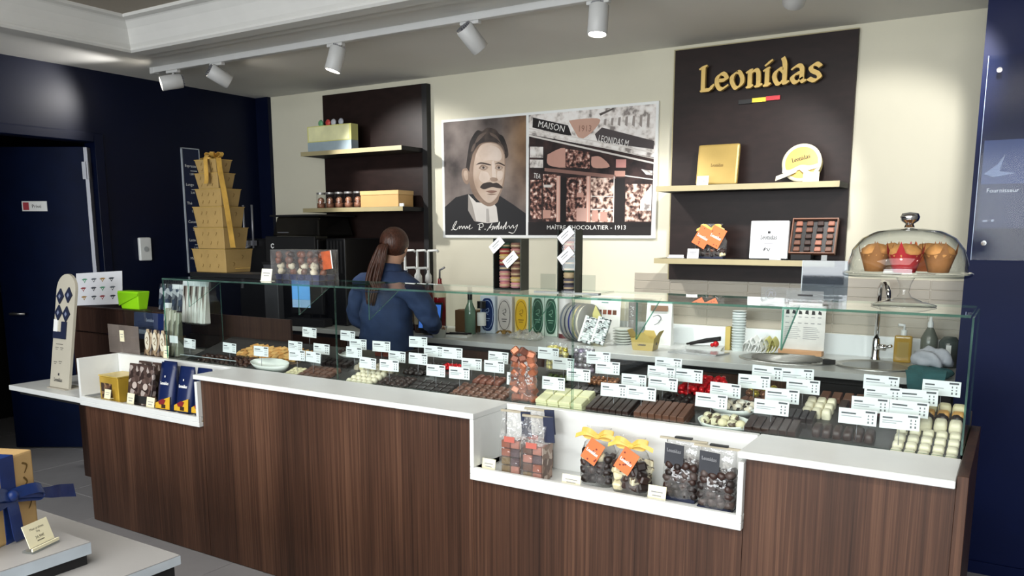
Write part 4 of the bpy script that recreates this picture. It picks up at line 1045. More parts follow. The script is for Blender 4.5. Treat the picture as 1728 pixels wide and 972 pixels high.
# syrup bottles with white pumps
def pump(x, y, m, label, h=.42, clear=False):
    t = thing('syrup_bottle', label, 'syrup bottle', (x, y, Z9), random.Random(x).uniform(-.15, .25), group='syrup bottles with white pumps')
    MB().mat(GLASS if clear else m).lathe([(.0005, 0), (.036, 0), (.038, .006), (.038, .24), (.03, .29), (.016, .32), (.015, .35)], 18).build('bottle', t)
    MB().mat(P('syrup_label', 'c9b9a0', .6)).lathe([(.0387, .06), (.0387, .2)], 18).build('label', t)
    MB().mat(WHITE).lathe([(.018, .345), (.024, .36), (.022, .40), (.010, .42), (.0085, h + .09)], 14).build('pump_collar', t)
    b = MB().mat(WHITE); b.tube([(0, 0, h + .085), (.0, 0, h + .095), (.07, 0, h + .098), (.082, 0, h + .088)], .0085); b.build('pump_spout', t)
SYR = P('dark_red_syrup', '5e1013', .15, var=.2, spec=.7); SYB = P('amber_syrup', '3e2414', .15, spec=.7); SYR2 = P('red_syrup', '8a1418', .15, var=.2, spec=.7)
for x, y, m, l, h in ((-3.78, 4.62, SYR, 'back left syrup bottle with white pump right of the worker', .48), (-3.70, 4.66, SYB, 'back middle syrup bottle with white pump right of the worker', .48), (-3.60, 4.66, SYR, 'back right syrup bottle with white pump right of the worker', .48),
                      (-3.72, 4.56, SYR2, 'front left syrup bottle with low white pump beside the worker', .36), (-3.608, 4.56, SYB, 'front right syrup bottle with low white pump beside the worker', .36)):
    pump(x, y, m, l, h)
t = thing('red_bottle', 'red syrup bottle with a pale label before the cream wall', 'bottle', (-3.50, 4.66, Z9))
MB().mat(SYR2).lathe([(.0005, 0), (.042, 0), (.043, .26), (.03, .32), (.015, .35), (.014, .38)], 18).build('bottle', t)
MB().mat(CREAMC).lathe([(.0437, .25), (.0437, .29)], 18).build('label', t); MB().mat(ALU).tube([(0, 0, .38), (0, 0, .44), (.05, -.01, .46)], .007).build('pourer', t)
t = thing('brown_carton', 'plain brown carton on the back counter by the tablet', 'carton', (-3.345, 4.80, Z9), .1)
MB().mat(KRAFTD).box(-.085, .085, -.06, .06, 0, .155).build('carton_body', t, .003); MB().mat(P('carton_tape', '8d6d4a', .5)).box(-.085, .085, -.02, .02, .1555, .157).build('tape', t)
t = thing('green_bottle', 'pale green glass bottle with black neck on the back counter', 'bottle', (-3.255, 4.68, Z9))
MB().mat(P('pale_green_glass', '6f8f7a', .1, var=.1, spec=.8)).lathe([(.0005, 0), (.038, 0), (.039, .17), (.018, .22), (.016, .25)], 18).build('bottle', t); MB().mat(BLACK).lathe([(.0175, .2405), (.0175, .34), (.0005, .342)], 14).build('black_neck', t)
t = thing('small_bottle', 'small bottle with black cap and white label beside the green bottle', 'bottle', (-3.185, 4.72, Z9))
MB().mat(GLASS).lathe([(.0005, 0), (.03, 0), (.031, .16), (.0305, .18)], 16).build('bottle', t); MB().mat(BLACK).cyl(.031, .181, .23, 16).build('cap', t); MB().mat(WHITEP).lathe([(.0316, .06), (.0316, .15)], 16).build('label', t)
t = thing('serving_cup', 'white paper cup tub with dark lettering on the back counter', 'tub', (-3.33, 4.415, Z9))
MB().mat(PORC).lathe([(.0005, 0), (.042, 0), (.058, .07), (.06, .072), (.056, .07), (.04, .005), (.0005, .005)], 24).build('tub', t); b = MB().mat(DARKINK); b.box(-.022, .022, -.0535, -.052, .035, .045); b.build('lettering', t)
MB().mat(WHITE).tube([(.01, 0, .01), (-.0, .0, .13)], .008).build('scoop_handle', t)
t = thing('paper_stack', 'loose papers and dark scissors on the back counter', 'papers', (-3.26, 4.52, Z9), .25)
MB().mat(WHITEP).box(-.1, .1, -.06, .05, 0, .012).build('papers', t); b = MB().mat(BLACKM); b.tube([(-.08, -.02, .018), (.0, 0, .018), (.1, .03, .018)], .006); b.tube([(-.06, .03, .018), (.08, .0, .018)], .006); b.build('scissors', t)
# tall tins
def tin(x, y, body, oval, label, w_=.058, emb=WHITEP, h=.265):
    t = thing('gift_tin', label, 'tin', (x, y, Z9), group=None)
    MB().mat(body).box(-w_, w_, -.03, .03, 0, h).build('tin_body', t, .006, 2)
    b = MB().mat(oval); b.T = TR(0, -.0308, h * .5) @ RX(math.pi / 2)
    pts = [(w_ * .9 * math.copysign(abs(math.cos(a)) ** .6, math.cos(a)), h * .44 * math.sin(a)) for a in [2 * math.pi * k / 32 for k in range(32)]]
    b.prism(pts, 0, .001, 'z'); b.build('oval_panel', t)
    e = MB().mat(emb); e.T = TR(0, -.0322, h * .5) @ FRONT
    e.pen([[(.8 * w_ * math.cos(a), .38 * h * math.sin(a)) for a in [math.pi * k / 10 for k in range(11)]], [(.8 * w_ * math.cos(a), .38 * h * math.sin(a)) for a in [math.pi + math.pi * k / 10 for k in range(11)]]], .004, .6, .0025, Matrix.Identity(4), 0)
    e.pen([[(-.015, .03), (.01, .045), (.012, .02), (-.012, .015), (.008, .0)]], .005, .6, .002, Matrix.Identity(4), 0)
    e.box(-.022, .022, -.03, -.024, 0, .0005); e.box(-.016, .016, -.045, -.04, 0, .0005); e.build('emblem', t)
    return t
tin(-3.17, 4.80, P('tin_pale_blue', 'c8d4e0', .35), P('tin_navy', '1c3264', .35), 'tall tin with navy oval panel on the back counter', .062, P('tin_blue_mark', '9fb4d6', .5))
tin(-3.04, 4.82, P('tin_white', 'd9d5d2', .35), P('tin_offwhite', 'c8c2bd', .35), 'tall white tin with round crest on the back counter', .06, DARKINK)
tin(-2.915, 4.84, P('tin_cream', 'dccf9a', .35), P('tin_yellow', 'dcb22e', .35), 'tall tin with yellow oval panel on the back counter', .055, P('tin_ochre', '8d6a18', .5))
tin(-2.80, 4.87, P('tin_pale_green', 'c2d4c8', .35), P('tin_green', '1f4a3a', .35), 'left of two tall tins with dark green panels on the back counter', .05, P('tin_green_mark', '7fa890', .5), .275)
tin(-2.697, 4.87, P('tin_pale_green', 'c2d4c8'), P('tin_green', '1f4a3a'), 'right of two tall tins with dark green panels on the back counter', .05, P('tin_green_mark', '7fa890'), .275)
t = thing('gold_bow', 'dark gold ribbon star lying before the white tin', 'bow', (-3.0, 4.72, Z9))
b = MB().mat(P('bow_gold', '9a7a3a', .35, metal=.4))
for k in range(6): a = k * math.pi / 3; b.ribbon([(0, 0, .01), (.03 * math.cos(a), .03 * math.sin(a), .035), (.055 * math.cos(a), .055 * math.sin(a), .02)], (-.012 * math.sin(a), .012 * math.cos(a), 0))
b.build('ribbon_loops', t)
t = thing('plastic_wrap', 'crumpled clear plastic wrap lying on the back counter', 'wrap', (-2.76, 4.62, Z9))
rnd = random.Random(9); b = MB().mat(pane('crumpled_film', 'f2f2ec', 1.6, .1, body=.22, bump=.6, bscale=40)).ell((0, 0, .02), .13, .07, .025, 18, 10); me = b.mesh('film')
for v in me.vertices: v.co.z = max(0, v.co.z * (1 + rnd.uniform(-.5, .6))); v.co.x += rnd.uniform(-.01, .01)
put(me, 'film', t)
t = thing('white_canister', 'white canister with faint grey print right of the green tins', 'canister', (-2.585, 4.84, Z9))
MB().mat(P('canister_white', 'd2d0cf', .4)).cyl(.045, 0, .27, 20).build('canister', t); b = MB().mat(GREYINK); b.box(-.02, .02, -.046, -.0445, .15, .16); b.box(-.015, .018, -.046, -.0445, .12, .126); b.mat(P('canister_maroon', '5e2a30', .5)).lathe([(.0455, .0), (.0455, .03)], 20); b.build('printed_marks', t)
# ribbon spools on their edges
for k, (c, l) in enumerate((('5d6570', 'first ribbon spool, dark grey, beside the white canister'), ('3a4250', 'second ribbon spool, charcoal, beside the white canister'), ('2c3270', 'third ribbon spool, blue, beside the white canister'), ('c9b98a', 'fourth ribbon spool, cream gold, in the row of spools'), ('d8d4c4', 'fifth ribbon spool, off white, in the row of spools'))):
    t = thing('ribbon_spool', l, 'spool', (-2.49 + k * .035, 4.77 - k * .012, Z9 + .125), (0, math.pi / 2 - .05, -.25), group='ribbon spools on the back counter')
    MB().mat(P('spool_ribbon_%d' % k, c, .5, var=.2, nscale=30)).lathe([(.1, -.01), (.118, -.009), (.118, .009), (.1, .01)], 36).build('ribbon_winding', t)
    MB().mat(P('spool_flange', '8d8d88', .6)).lathe([(.02, -.013), (.124, -.0125), (.124, -.0105), (.02, -.0105)], 36).build('flange', t); MB().mat(P('spool_flange', '8d8d88')).lathe([(.02, .0105), (.124, .0105), (.124, .0125), (.02, .013)], 36).build('flange', t)
t = thing('yellow_cone', 'pale yellow card cone beside the ribbon spools', 'card', (-2.27, 4.74, Z9 + .01), (0, -.18, 0)); MB().mat(P('cone_yellow', 'd9d28a', .5)).prism([(-.05, 0), (.035, 0), (.03, .15), (.0, .235), (-.03, .18)], -.004, .004).build('card', t)
# packs of printed film
lab = speck('label_film', ['20262a', 'b9c4c4', 'd8e0e0', '8f9c9c', 'e6ecec'], 60, .35, 'voronoi', stretch=(1, 1, 2.2))
for x, a, l in ((-2.31, -.35, 'left pack of printed chocolate sleeves leaning on the back counter'), (-2.22, -.3, 'right pack of printed chocolate sleeves leaning on the back counter')):
    t = thing('sleeve_pack', l, 'pack', (x, 4.58, Z9 + .014), (-.2, .25, .1))
    MB().mat(lab).box(-.042, .042, -.012, .012, 0, .17).build('printed_sleeves', t, .004); MB().mat(WHITEP).box(-.043, -.03, -.0125, .0125, .0, .171).build('white_edge', t)
t = thing('chart_card', 'white card with a row of chocolate pictures leaning on the wall', 'chart', (-2.335, 4.92, Z9), (-.08, 0, 0))
MB().mat(WHITEP).box(-.11, .11, 0, .004, 0, .29).build('card', t); b = MB()
for k, m in enumerate((DARK, MILK, P('rosy_milk_chocolate', '9a6450'), P('red_choc_print', '7c2f22', .5), MILK)): b.mat(m).box(-.09 + k * .036, -.062 + k * .036, -.001, -.0003, .165, .195)
b.mat(P('teal_print', '5f8f8c', .6)).box(-.06, .04, -.001, -.0003, .26, .268); b.box(-.03, .02, -.001, -.0003, .24, .246); b.build('printed_pictures', t)
t = thing('clear_pack', 'upright clear bag roll standing behind the plates', 'bag roll', (-2.11, 4.88, Z9)); MB().mat(FILM).cyl(.055, 0, .26, 20).build('roll', t); MB().mat(P('grey_core', '7d7a76', .6)).cyl(.03, .0, .262, 14).build('core', t)
t = thing('white_paper_bag', 'white paper bag with brown fold standing behind the yellow carton', 'paper bag', (-1.92, 4.86, Z9), .1)
MB().mat(WHITEP).frus(-.085, .085, -.04, .04, 0, .27, -.005, -.03).build('bag', t); MB().mat(P('bag_brown', '8a6a55', .7)).box(-.05, .06, -.032, -.028, .215, .25).build('brown_fold', t); b = MB().mat(GREYINK); b.T = TR(0, -.042, .14) @ FRONT; b.pen([[(-.03, .04), (.0, .05), (.02, .03), (0, 0), (-.02, -.01)]], .008, .5, .004, Matrix.Identity(4), 0); b.build('grey_mark', t)
for k in range(6):
    t = thing('plate', ('bottom', 'second', 'third', 'fourth', 'fifth', 'top')[k] + ' white plate of the small stack of six', 'plate', (-2.125, 4.76, Z9 + k * .0175), group='stacked white plates')
    MB().mat(PORC).lathe([(.0005, 0), (.045, 0), (.05, .004), (.066, .011), (.066, .014), (.045, .0065), (.0005, .006)], 28).build('plate_body', t)
t = thing('yellow_carton', 'open yellow kraft take-away carton on the back counter', 'carton', (-1.905, 4.60, Z9), .06)
b = MB().mat(YELK); w2, d2, hh = .062, .05, .075
b.frus(-w2, w2, -d2, d2, 0, .003, .0)
th = .002
for sx in (-1, 1):
    b.add([(sx * w2, -d2, 0), (sx * w2, d2, 0), (sx * (w2 + .012), d2 + .01, hh), (sx * (w2 + .012), -d2 - .01, hh), (sx * (w2 + .04), d2 - .004, hh + .045), (sx * (w2 + .04), -d2 + .004, hh + .045)], [(0, 1, 2, 3), (3, 2, 4, 5)])
    b.add([(-w2, sx * d2, 0), (w2, sx * d2, 0), (w2 + .012, sx * (d2 + .01), hh), (-w2 - .012, sx * (d2 + .01), hh)], [(0, 1, 2, 3)])
b.build('carton_body', t)
b = MB().mat(YELK); b.add([(-.05, -d2 - .01, hh), (.05, -d2 - .01, hh), (.012, -d2 - .012, hh + .035), (-.012, -d2 - .012, hh + .035)], [(0, 1, 2, 3)]); b.add([(-.05, d2 + .01, hh), (.05, d2 + .01, hh), (.03, d2 + .02, hh + .035), (-.03, d2 + .02, hh + .035)], [(0, 1, 2, 3)]); b.build('flaps', t)
b = MB().mat(DARKINK); wordmark(b, 'Leonidas', .05, TR(-.028, -d2 - .0062, .03) @ RX(-.13) @ FRONT, 0, 30, 16); b.T = RZ(0); b.cb((w2 + .0075, .0, .04), .002, .012, .016); b.build('printed_mark', t)
# clear sheet, spoons, cups
t = thing('glass_slab', 'flat grey slab lying on the white worktop left of the sink', 'slab', (-1.57, 4.62, Z9)); MB().mat(P('grey_slab', 'a9abab', .15, var=.05)).prism([(-.17, -.07), (.12, -.075), (.16, .06), (-.1, .08)], 0, .01, 'z').build('slab', t)
t = thing('spoon_tray', 'white tray of dark utensils with a red piece on the worktop', 'tray', (-1.60, 4.80, Z9), .15)
MB().mat(WHITE).frus(-.10, .10, -.045, .045, 0, .02, .01).build('tray', t)
rnd = random.Random(5); b = MB().mat(BLACKM)
for k in range(9): b.tube([(-.11 + rnd.uniform(0, .04), rnd.uniform(-.03, .03), .03), (.0, rnd.uniform(-.03, .03), .045 + k * .002), (.09, rnd.uniform(-.03, .03), .06 + k * .002)], .006)
b.build('dark_utensils', t); b = MB().mat(REDF); b.ell((.07, -.03, .04), .018); b.ell((.05, -.04, .034), .012); b.build('red_piece', t)
t = thing('cup_stack', 'tall stack of white paper cups on the worktop', 'cups', (-1.415, 4.86, Z9)); b = MB().mat(P('cup_white', 'd9e2e2', .4))
for k in range(14): b.lathe([(.034, k * .016), (.04, k * .016 + .014), (.042, k * .016 + .016), (.04, k * .0165 + .0165)], 20)
b.disc(.041, .2395, 20); b.build('stacked_cups', t); MB().mat(YELK).box(-.075, -.045, -.02, .04, 0, .14).build('kraft_edge', t)
t = thing('napkin', 'crumpled white and yellow paper by the draining board', 'napkin', (-1.28, 4.74, Z9 + .02)); rnd = random.Random(2); pz = []
for k in range(9):
    b = MB().mat(WHITEP if k < 6 else P('lemon_paper', 'c9c47a', .6)); a = rnd.uniform(0, 6)
    x0 = -.07 + k * .019; b.ribbon([(x0, rnd.uniform(-.03, .03), .005), (x0 + .02, rnd.uniform(-.03, .03), rnd.uniform(.05, .085)), (x0 + .045, rnd.uniform(-.03, .03), rnd.uniform(.02, .05)), (x0 + .03, .0, .006)], (.004, .022, .008)); b.build('paper_fold', t)
# menu on a wood block
t = thing('menu_card', 'white drinks menu card in a wooden block on the worktop', 'menu', (-1.045, 4.875, Z9))
MB().mat(P('pale_wood_block', 'c79a72', .6, var=.1, stretch=(1, 8, 8))).box(-.13, .115, -.03, .03, 0, .03).build('wood_block', t, .002)
MB().mat(P('menu_paper', 'd9d8d4', .6)).box(-.125, .12, -.002, .002, .0301, .29).build('card', t)
b = MB().mat(DARKINK)
for k in range(6):
    x0 = -.092 + k * .036; q = [(x0 - .01, .236 + (k % 2) * .004), (x0 + .01, .236), (x0 + .008, .262 - (k % 3) * .005), (x0 - .007, .26)]
    b.prism(q, -.0028, -.0022)
b.mat(GREYINK)
for r_ in range(2):
    for k in range(6): b.box(-.103 + k * .036, -.083 + k * .036, -.0028, -.0022, .218 - r_ * .035, .222 - r_ * .035)
for x0 in (-.105, .0): 
    for k in range(7): b.box(x0, x0 + .075 + (k % 3) * .008, -.0028, -.0022, .16 - k * .011, .1625 - k * .011)
b.build('menu_print', t)
# sink, tap, bottles, cloths
t = thing('sink', 'round steel sink bowl set in the worktop', 'sink', (-.62, 4.66, Z9))
MB().mat(STEEL).lathe([(.205, .0), (.205, .006), (.19, .009), (.18, .005), (.165, .002), (.15, .0012), (.0005, .001)], 48, (0, 0, 0), 1., .9).build('sink_rim', t)
MB().mat(P('sink_shadow_steel', '77756f', .3, metal=.8)).lathe([(.163, .0022), (.1, .0016), (.0005, .0014)], 40, (0, 0, 0), 1, .9).build('bowl', t)
t = thing('draining_board', 'round ribbed steel draining board beside the sink', 'draining board', (-1.075, 4.645, Z9))
b = MB().mat(STEEL).lathe([(.265, .0), (.265, .005), (.25, .008), (.24, .004), (.0005, .004)], 48, (0, 0, 0), 1., .72)
b.build('board', t)
for k in range(-4, 5): MB().mat(STEEL).tube([(-.19 * math.sqrt(1 - (k / 5.2) ** 2), k * .035, .0085), (.19 * math.sqrt(1 - (k / 5.2) ** 2), k * .035, .0085)], .006, 6).build('rib', t)
MB().mat(BLACKM).box(.21, .27, -.10, -.07, .0082, .03).build('black_clip', t)
t = thing('tap', 'tall chrome swan-neck tap at the sink', 'tap', (-.655, 4.90, Z9))
MB().mat(CHROME).lathe([(.028, 0), (.028, .01), (.022, .02), (.022, .1), (.018, .12)], 20).build('tap_base', t)
MB().mat(CHROME).tube([(0, 0, .11), (0, 0, .34), (.004, -.012, .40), (.02, -.05, .435), (.045, -.095, .43), (.06, -.125, .39), (.063, -.132, .34)], .0135, 12).build('swan_neck', t)
b = MB().mat(CHROME); b.tube([(.0, -.0, .075), (.05, -.03, .075)], .018, 12); b.tube([(.05, -.03, .075), (.085, -.05, .09)], .009, 8); b.build('lever', t)
t = thing('soap_bottle', 'pump bottle of amber hand soap by the sink', 'soap bottle', (-.515, 4.87, Z9), .1)
MB().mat(P('amber_soap', 'b08d3c', .15, var=.15, spec=.7)).box(-.045, .045, -.028, .028, .0, .15).build('bottle', t, .014, 3)
MB().mat(P('soap_label', 'a2873f', .3)).box(-.028, .028, -.0292, -.0285, .03, .115).build('label', t)
b = MB().mat(WHITE); b.cyl(.016, .1505, .18, 14); b.tube([(0, 0, .18), (0, 0, .205), (-.03, -.01, .207)], .008); b.build('pump', t)
t = thing('spray_bottle', 'grey-green bottle with white nozzle behind the cloths', 'bottle', (-.39, 4.88, Z9))
MB().mat(P('grey_green_bottle', '6c7168', .2, var=.1)).lathe([(.0005, 0), (.042, 0), (.043, .14), (.02, .19), (.014, .2)], 18).build('bottle', t); MB().mat(WHITE).lathe([(.015, .2005), (.015, .225), (.009, .235), (.008, .255), (.0005, .257)], 12).build('nozzle', t)
t = thing('dark_jar', 'dark round jar with a white mark at the end of the worktop', 'jar', (-.29, 4.84, Z9)); MB().mat(P('smoky_jar', '4d5654', .15)).lathe([(.0005, 0), (.05, 0), (.05, .13), (.03, .16), (.0005, .162)], 18).build('jar', t); MB().mat(WHITEP).box(-.012, .012, -.0515, -.05, .05, .12).build('white_mark', t)
def heap(name, label, cat, loc, rx, ry, rz, m, seed, amp=.35):
    t = thing(name, label, cat, loc); rnd = random.Random(seed)
    b = MB().mat(m).ell((0, 0, 0), rx, ry, rz, 30, 18); me = b.mesh('cloth_folds')
    ph = [(rnd.uniform(10, 60), rnd.uniform(10, 60), rnd.uniform(0, 6)) for _ in range(5)]
    for v in me.vertices:
        k = sum(abs(math.sin(v.co.x * a + v.co.y * c + v.co.z * 25 + p)) for a, c, p in ph) / 5
        v.co = Vector((v.co.x * (1 + amp * (k - .6)), v.co.y * (1 + amp * (k - .6)), max(-rz * .5, v.co.z * (1 + amp * 1.6 * (k - .6)))))
        v.co.z += rz * .5
    put(me, 'cloth_folds', t); return t
heap('teal_cloth', 'teal cloth draped over the worktop edge by the sink', 'cloth', (-.345, 4.437, Z9 + .001), .10, .075, .035, TEALC, 4, .6)
c2 = bpy.data.objects[-1] if 0 else None
b = MB().mat(TEALC); pr_ = []
tcl = [o for o in COL.objects if o.name == 'teal_cloth'][0]
b.ribbon([(-.05, -.05, .03), (-.04, -.085, .01), (-.03, -.088, -.05), (.0, -.09, -.085)], (.05, 0, 0), .006); b.ribbon([(.03, -.05, .04), (.03, -.085, .02), (.02, -.088, -.06)], (.05, 0, 0), .006); b.build('hanging_fold', tcl)
heap('grey_cloth', 'crumpled pale grey cloth lying on the teal cloth', 'cloth', (-.345, 4.50, Z9 + .05), .085, .07, .055, GREYC, 8, .7)
# ================================================================== inside the glass case
SL = math.atan(.28)
def deck(x, y): return (x, y, .89 + .28 * (y - 2.80) + .0012)
def choc(me, name, x, y, h, label, cat, group, rz=0., up=0.):
    p = Vector(deck(x, y)) + Vector((0, -math.sin(SL), math.cos(SL))) * h
    o = put(me, name, None, loc=p, label=label, cat=cat, group=group)
    o.rotation_euler = (RX(SL) @ RZ(rz)).to_euler()
    return o
def dome(m, sx, sy, sz, nm='praline'):
    b = MB().mat(m); n = 16; vs = []; fs = []
    prof = [(.96, 0), (1.0, .3), (.95, .66), (.8, .9), (.45, 1.0)]
    for q, z in prof:
        for i in range(n):
            a = 2 * math.pi * (i + .5) / n; e = lambda v: math.copysign(abs(v) ** .45, v)
            vs.append((e(math.cos(a)) * sx / 2 * q, e(math.sin(a)) * sy / 2 * q, z * sz))
    for j in range(len(prof) - 1):
        for i in range(n): k = (i + 1) % n; fs.append((j * n + i, j * n + k, (j + 1) * n + k, (j + 1) * n + i))
    fs.append(tuple(range((len(prof) - 1) * n, len(prof) * n))); b.add(vs, fs, True)
    return b.mesh(nm)
def bar(m, sx, sy, sz, nm='bar', bv=.002):
    return MB().mat(m).frus(-sx / 2, sx / 2, -sy / 2, sy / 2, 0, sz, -sx * .05, -sy * .02).mesh(nm, bv)
def ball(m, r, nm='ball', sq=1., n=10, k=7):
    return MB().mat(m).ell((0, 0, r * sq), r, r, r * sq, n, k).mesh(nm)
def rough(m, s, seed, nm='cluster', q=.7):
    rnd = random.Random(seed); b = MB().mat(m).ell((0, 0, s * q), s, s, s * q, 9, 6); me = b.mesh(nm)
    for v in me.vertices: v.co = Vector((v.co.x * (1 + rnd.uniform(-.25, .25)), v.co.y * (1 + rnd.uniform(-.25, .25)), v.co.z * (1 + rnd.uniform(-.15, .15))))
    return me
ROWN = {1: [''], 2: [', front row', ', back row'], 3: [', front row', ', middle row', ', back row'], 4: [', front row', ', second row', ', third row', ', back row']}
LAYN = {1: [''], 2: [', lower layer', ', upper layer'], 3: [', bottom layer', ', middle layer', ', top layer']}
def grid(me, name, x0, x1, nx, y0, y1, ny, label, group, cat='chocolate', layers=1, lh=.02, jit=0., rj=0., seed=1):
    """rows of sweets on the sloping deck; tidy rows get a label of their own each, heaps share one"""
    rnd = random.Random(seed); mm = me if isinstance(me, list) else [me]
    for l in range(layers):
        for j in range(ny):
            for i in range(nx):
                x = x0 + (x1 - x0) * ((i + .5) / nx); y = y0 + (y1 - y0) * ((j + .5) / ny)
                lab = label if jit else label + ', ' + ORD[i] + ' from the left' + ROWN[ny][j] + LAYN[layers][l]
                choc(mm[(i + j + l) % len(mm)] if len(mm) < 3 else rnd.choice(mm), name, x + rnd.uniform(-jit, jit), y + rnd.uniform(-jit, jit), l * lh, lab, cat, group, rnd.uniform(-rj, rj))
ORD = ('first', 'second', 'third', 'fourth', 'fifth', 'sixth', 'seventh', 'eighth', 'ninth', 'tenth', 'eleventh')
# A - right end: white pralines and the rows rising behind them
wp = dome(IVORY, .034, .033, .021)
grid(wp, 'white_praline', -.315, -.118, 5, 2.793, 2.985, 4, 'white praline at the right case end', 'white pralines at the right end')
wb_ = dome(IVORY, .04, .05, .036)
grid(wb_, 'large_white_praline', -.253, -.120, 3, 2.99, 3.04, 1, 'large white praline at the right case end', 'large white pralines at the right end', lh=.02)
grid([rough(DARKER, .02, s, 'truffle', .8) for s in (1, 2, 3)], 'dark_truffle', -.253, -.120, 3, 3.042, 3.085, 1, 'dark truffle in the row behind the white pralines', 'dark truffles at the right end')
grid(dome(CARA, .038, .034, .022), 'caramel_praline', -.253, -.120, 3, 3.088, 3.125, 1, 'orange glazed praline at the right case end', 'caramel pralines at the right end')
grid(dome(IVORY2, .042, .036, .03), 'pale_praline', -.253, -.120, 3, 3.128, 3.165, 1, 'pale yellow praline at the back right', 'pale pralines at the back right', lh=.02)
# B
grid(dome(DARK, .031, .066, .03, 'finger'), 'dark_finger', -.570, -.368, 6, 2.855, 2.93, 1, 'rounded dark finger left of the white pralines', 'rounded dark fingers in front')
# C
grid(dome(IVORY, .033, .036, .034), 'ivory_cube', -.632, -.530, 3, 2.985, 3.11, 3, 'ivory cube right of the dark bars', 'ivory cubes')
grid(dome(IVORY, .033, .036, .03), 'ivory_cube', -.598, -.530, 2, 3.03, 3.11, 2, 'ivory cube right of the dark bars', 'ivory cubes') if 0 else None
grid([bar(DARK, .03, .06, .026), bar(P('reddish_dark_chocolate', '4a1f1c', .35), .03, .06, .026)], 'reddish_bar', -.522, -.375, 4, 3.05, 3.115, 1, 'short dark reddish bar near the right end', 'short reddish bars')
grid(bar(MILK, .034, .06, .022), 'milk_bar', -.60, -.36, 6, 3.118, 3.175, 1, 'short milk bar nearest the sink', 'short milk bars at the back')
# E
eb = bar(DARK, .0288, .095, .021)
grid(eb, 'dark_bar', -.782, -.605, 6, 2.80, 2.90, 1, 'dark bar right of the white dishes', 'dark bars right of the bowl', layers=2, lh=.0215)
grid(bar(DARKER, .0235, .09, .021), 'black_bar', -.705, -.56, 6, 2.905, 2.98, 1, 'very dark bar behind the dark bars', 'very dark bars behind', layers=2, lh=.0215) if 0 else grid(bar(DARKER, .0225, .07, .021), 'black_bar', -.71, -.572, 6, 2.903, 2.978, 1, 'very dark bar behind the dark bars', 'very dark bars behind', layers=2, lh=.0215)
# F bowls
def bowl(x, y, rx, ry, h, label, items, me, ilabel, igroup, cat='chocolate', iname='egg', seed=1):
    t = thing('oval_dish', label, 'dish', deck(x, y), (SL, 0, 0))
    MB().mat(PORC).lathe([(.0005, 0), (.75, 0), (.92, h * .5), (1.0, h), (.97, h), (.88, h * .5), (.72, .006), (.0005, .006)], 32, (0, 0, 0), rx, ry).build('dish_body', t)
    rnd = random.Random(seed)
    for k in range(items):
        u = (k % ((items + 1) // 2)) / max(1, (items + 1) // 2 - 1) * 1.35 - .675; v = -.32 if k < (items + 1) // 2 else .32
        choc(rnd.choice(me), iname, x + u * rx, y + v * ry, h * .45 + rnd.uniform(0, .008), ilabel, cat, igroup, rnd.uniform(0, 3))
SPK = speck('speckled_chocolate', ['4a3a2c', 'cfc8a8', 'd9d2b2', '6a5a44', 'dcd6b8'], 90, .4, 'voronoi')
bowl(-.862, 2.838, .096, .05, .036, 'white oval dish of speckled eggs in the front row of the glass case', 9, [ball(SPK, .0185, 'egg', .85), ball(IVORY2, .0185, 'egg', .85)], 'speckled chocolate egg in the front white dish', 'speckled eggs')
bowl(-.868, 2.965, .09, .05, .034, 'white oval dish of dark cream-topped sweets behind the dish of speckled eggs', 8, [rough(speck('cream_topped', ['2a201a', 'd9cdb8', 'efe9dc', '4a382c'], 60, .5), .02, s, 'sweet') for s in (4, 5)], 'dark sweet with cream top in the rear white dish', 'cream topped sweets', iname='sweet', seed=3)
# G, D, H blocks of bars
grid(bar(MILK, .0278, .122, .022), 'milk_chocolate_bar', -1.20, -1.0, 7, 2.80, 2.925, 1, 'milk bar left of the white dishes', 'milk bars in the front block', layers=2, lh=.0225)
grid(bar(DARK, .025, .122, .02), 'dark_chocolate_bar', -1.402, -1.222, 7, 2.80, 2.925, 1, 'dark bar beside the pale white slabs', 'dark bars in the front block', layers=2, lh=.0205)
grid(bar(P('ribbed_white_chocolate', 'e3dfb4', .42, var=.04), .0525, .062, .0165), 'white_slab', -1.625, -1.412, 4, 2.797, 2.925, 2, 'pale slab right of the copper bag', 'pale white slabs', layers=3, lh=.017)
# I J K L N
rf = [MB().mat(REDF).ell((0, 0, .012), .018, .012, .012, 8, 5).add([(-.018, 0, .012), (-.03, -.008, .016), (-.03, .008, .01)], [(0, 1, 2)]).add([(.018, 0, .012), (.03, -.008, .01), (.03, .008, .016)], [(0, 1, 2)]).mesh('red_sweet'), rough(REDF, .017, 9, 'red_sweet')]
grid(rf, 'red_foil_sweet', -1.12, -.955, 6, 3.055, 3.175, 5, 'red foil wrapped sweet in the red pile of the glass case', 'red foil sweets', layers=2, lh=.02, jit=.005, rj=1.5, seed=4)
grid([rough(DARKER, .016, s, 'rock') for s in (1, 2, 3)], 'dark_cluster', -1.165, -1.05, 4, 2.935, 3.04, 4, 'rough dark chocolate cluster in front of the red foil pile', 'dark clusters by the red foil', jit=.004, rj=2)
grid([ball(BRONZEF, .015), ball(GOLDF, .015)], 'gold_foil_ball', -.862, -.76, 4, 3.09, 3.175, 3, 'gold foil ball at the back right of the red foil pile', 'gold foil balls', jit=.003)
grid([rough(BRONZEF, .015, 3, 'nut'), rough(MILK, .015, 8, 'nut')], 'nut_cluster', -.868, -.77, 4, 3.03, 3.082, 2, 'brown nut cluster before the gold foil balls', 'brown nut clusters', jit=.003, rj=2)
grid(ball(BRONZEF, .0115), 'bronze_ball', -1.525, -1.395, 6, 3.055, 3.115, 3, 'small bronze ball behind the dark bars', 'bronze balls', layers=1)
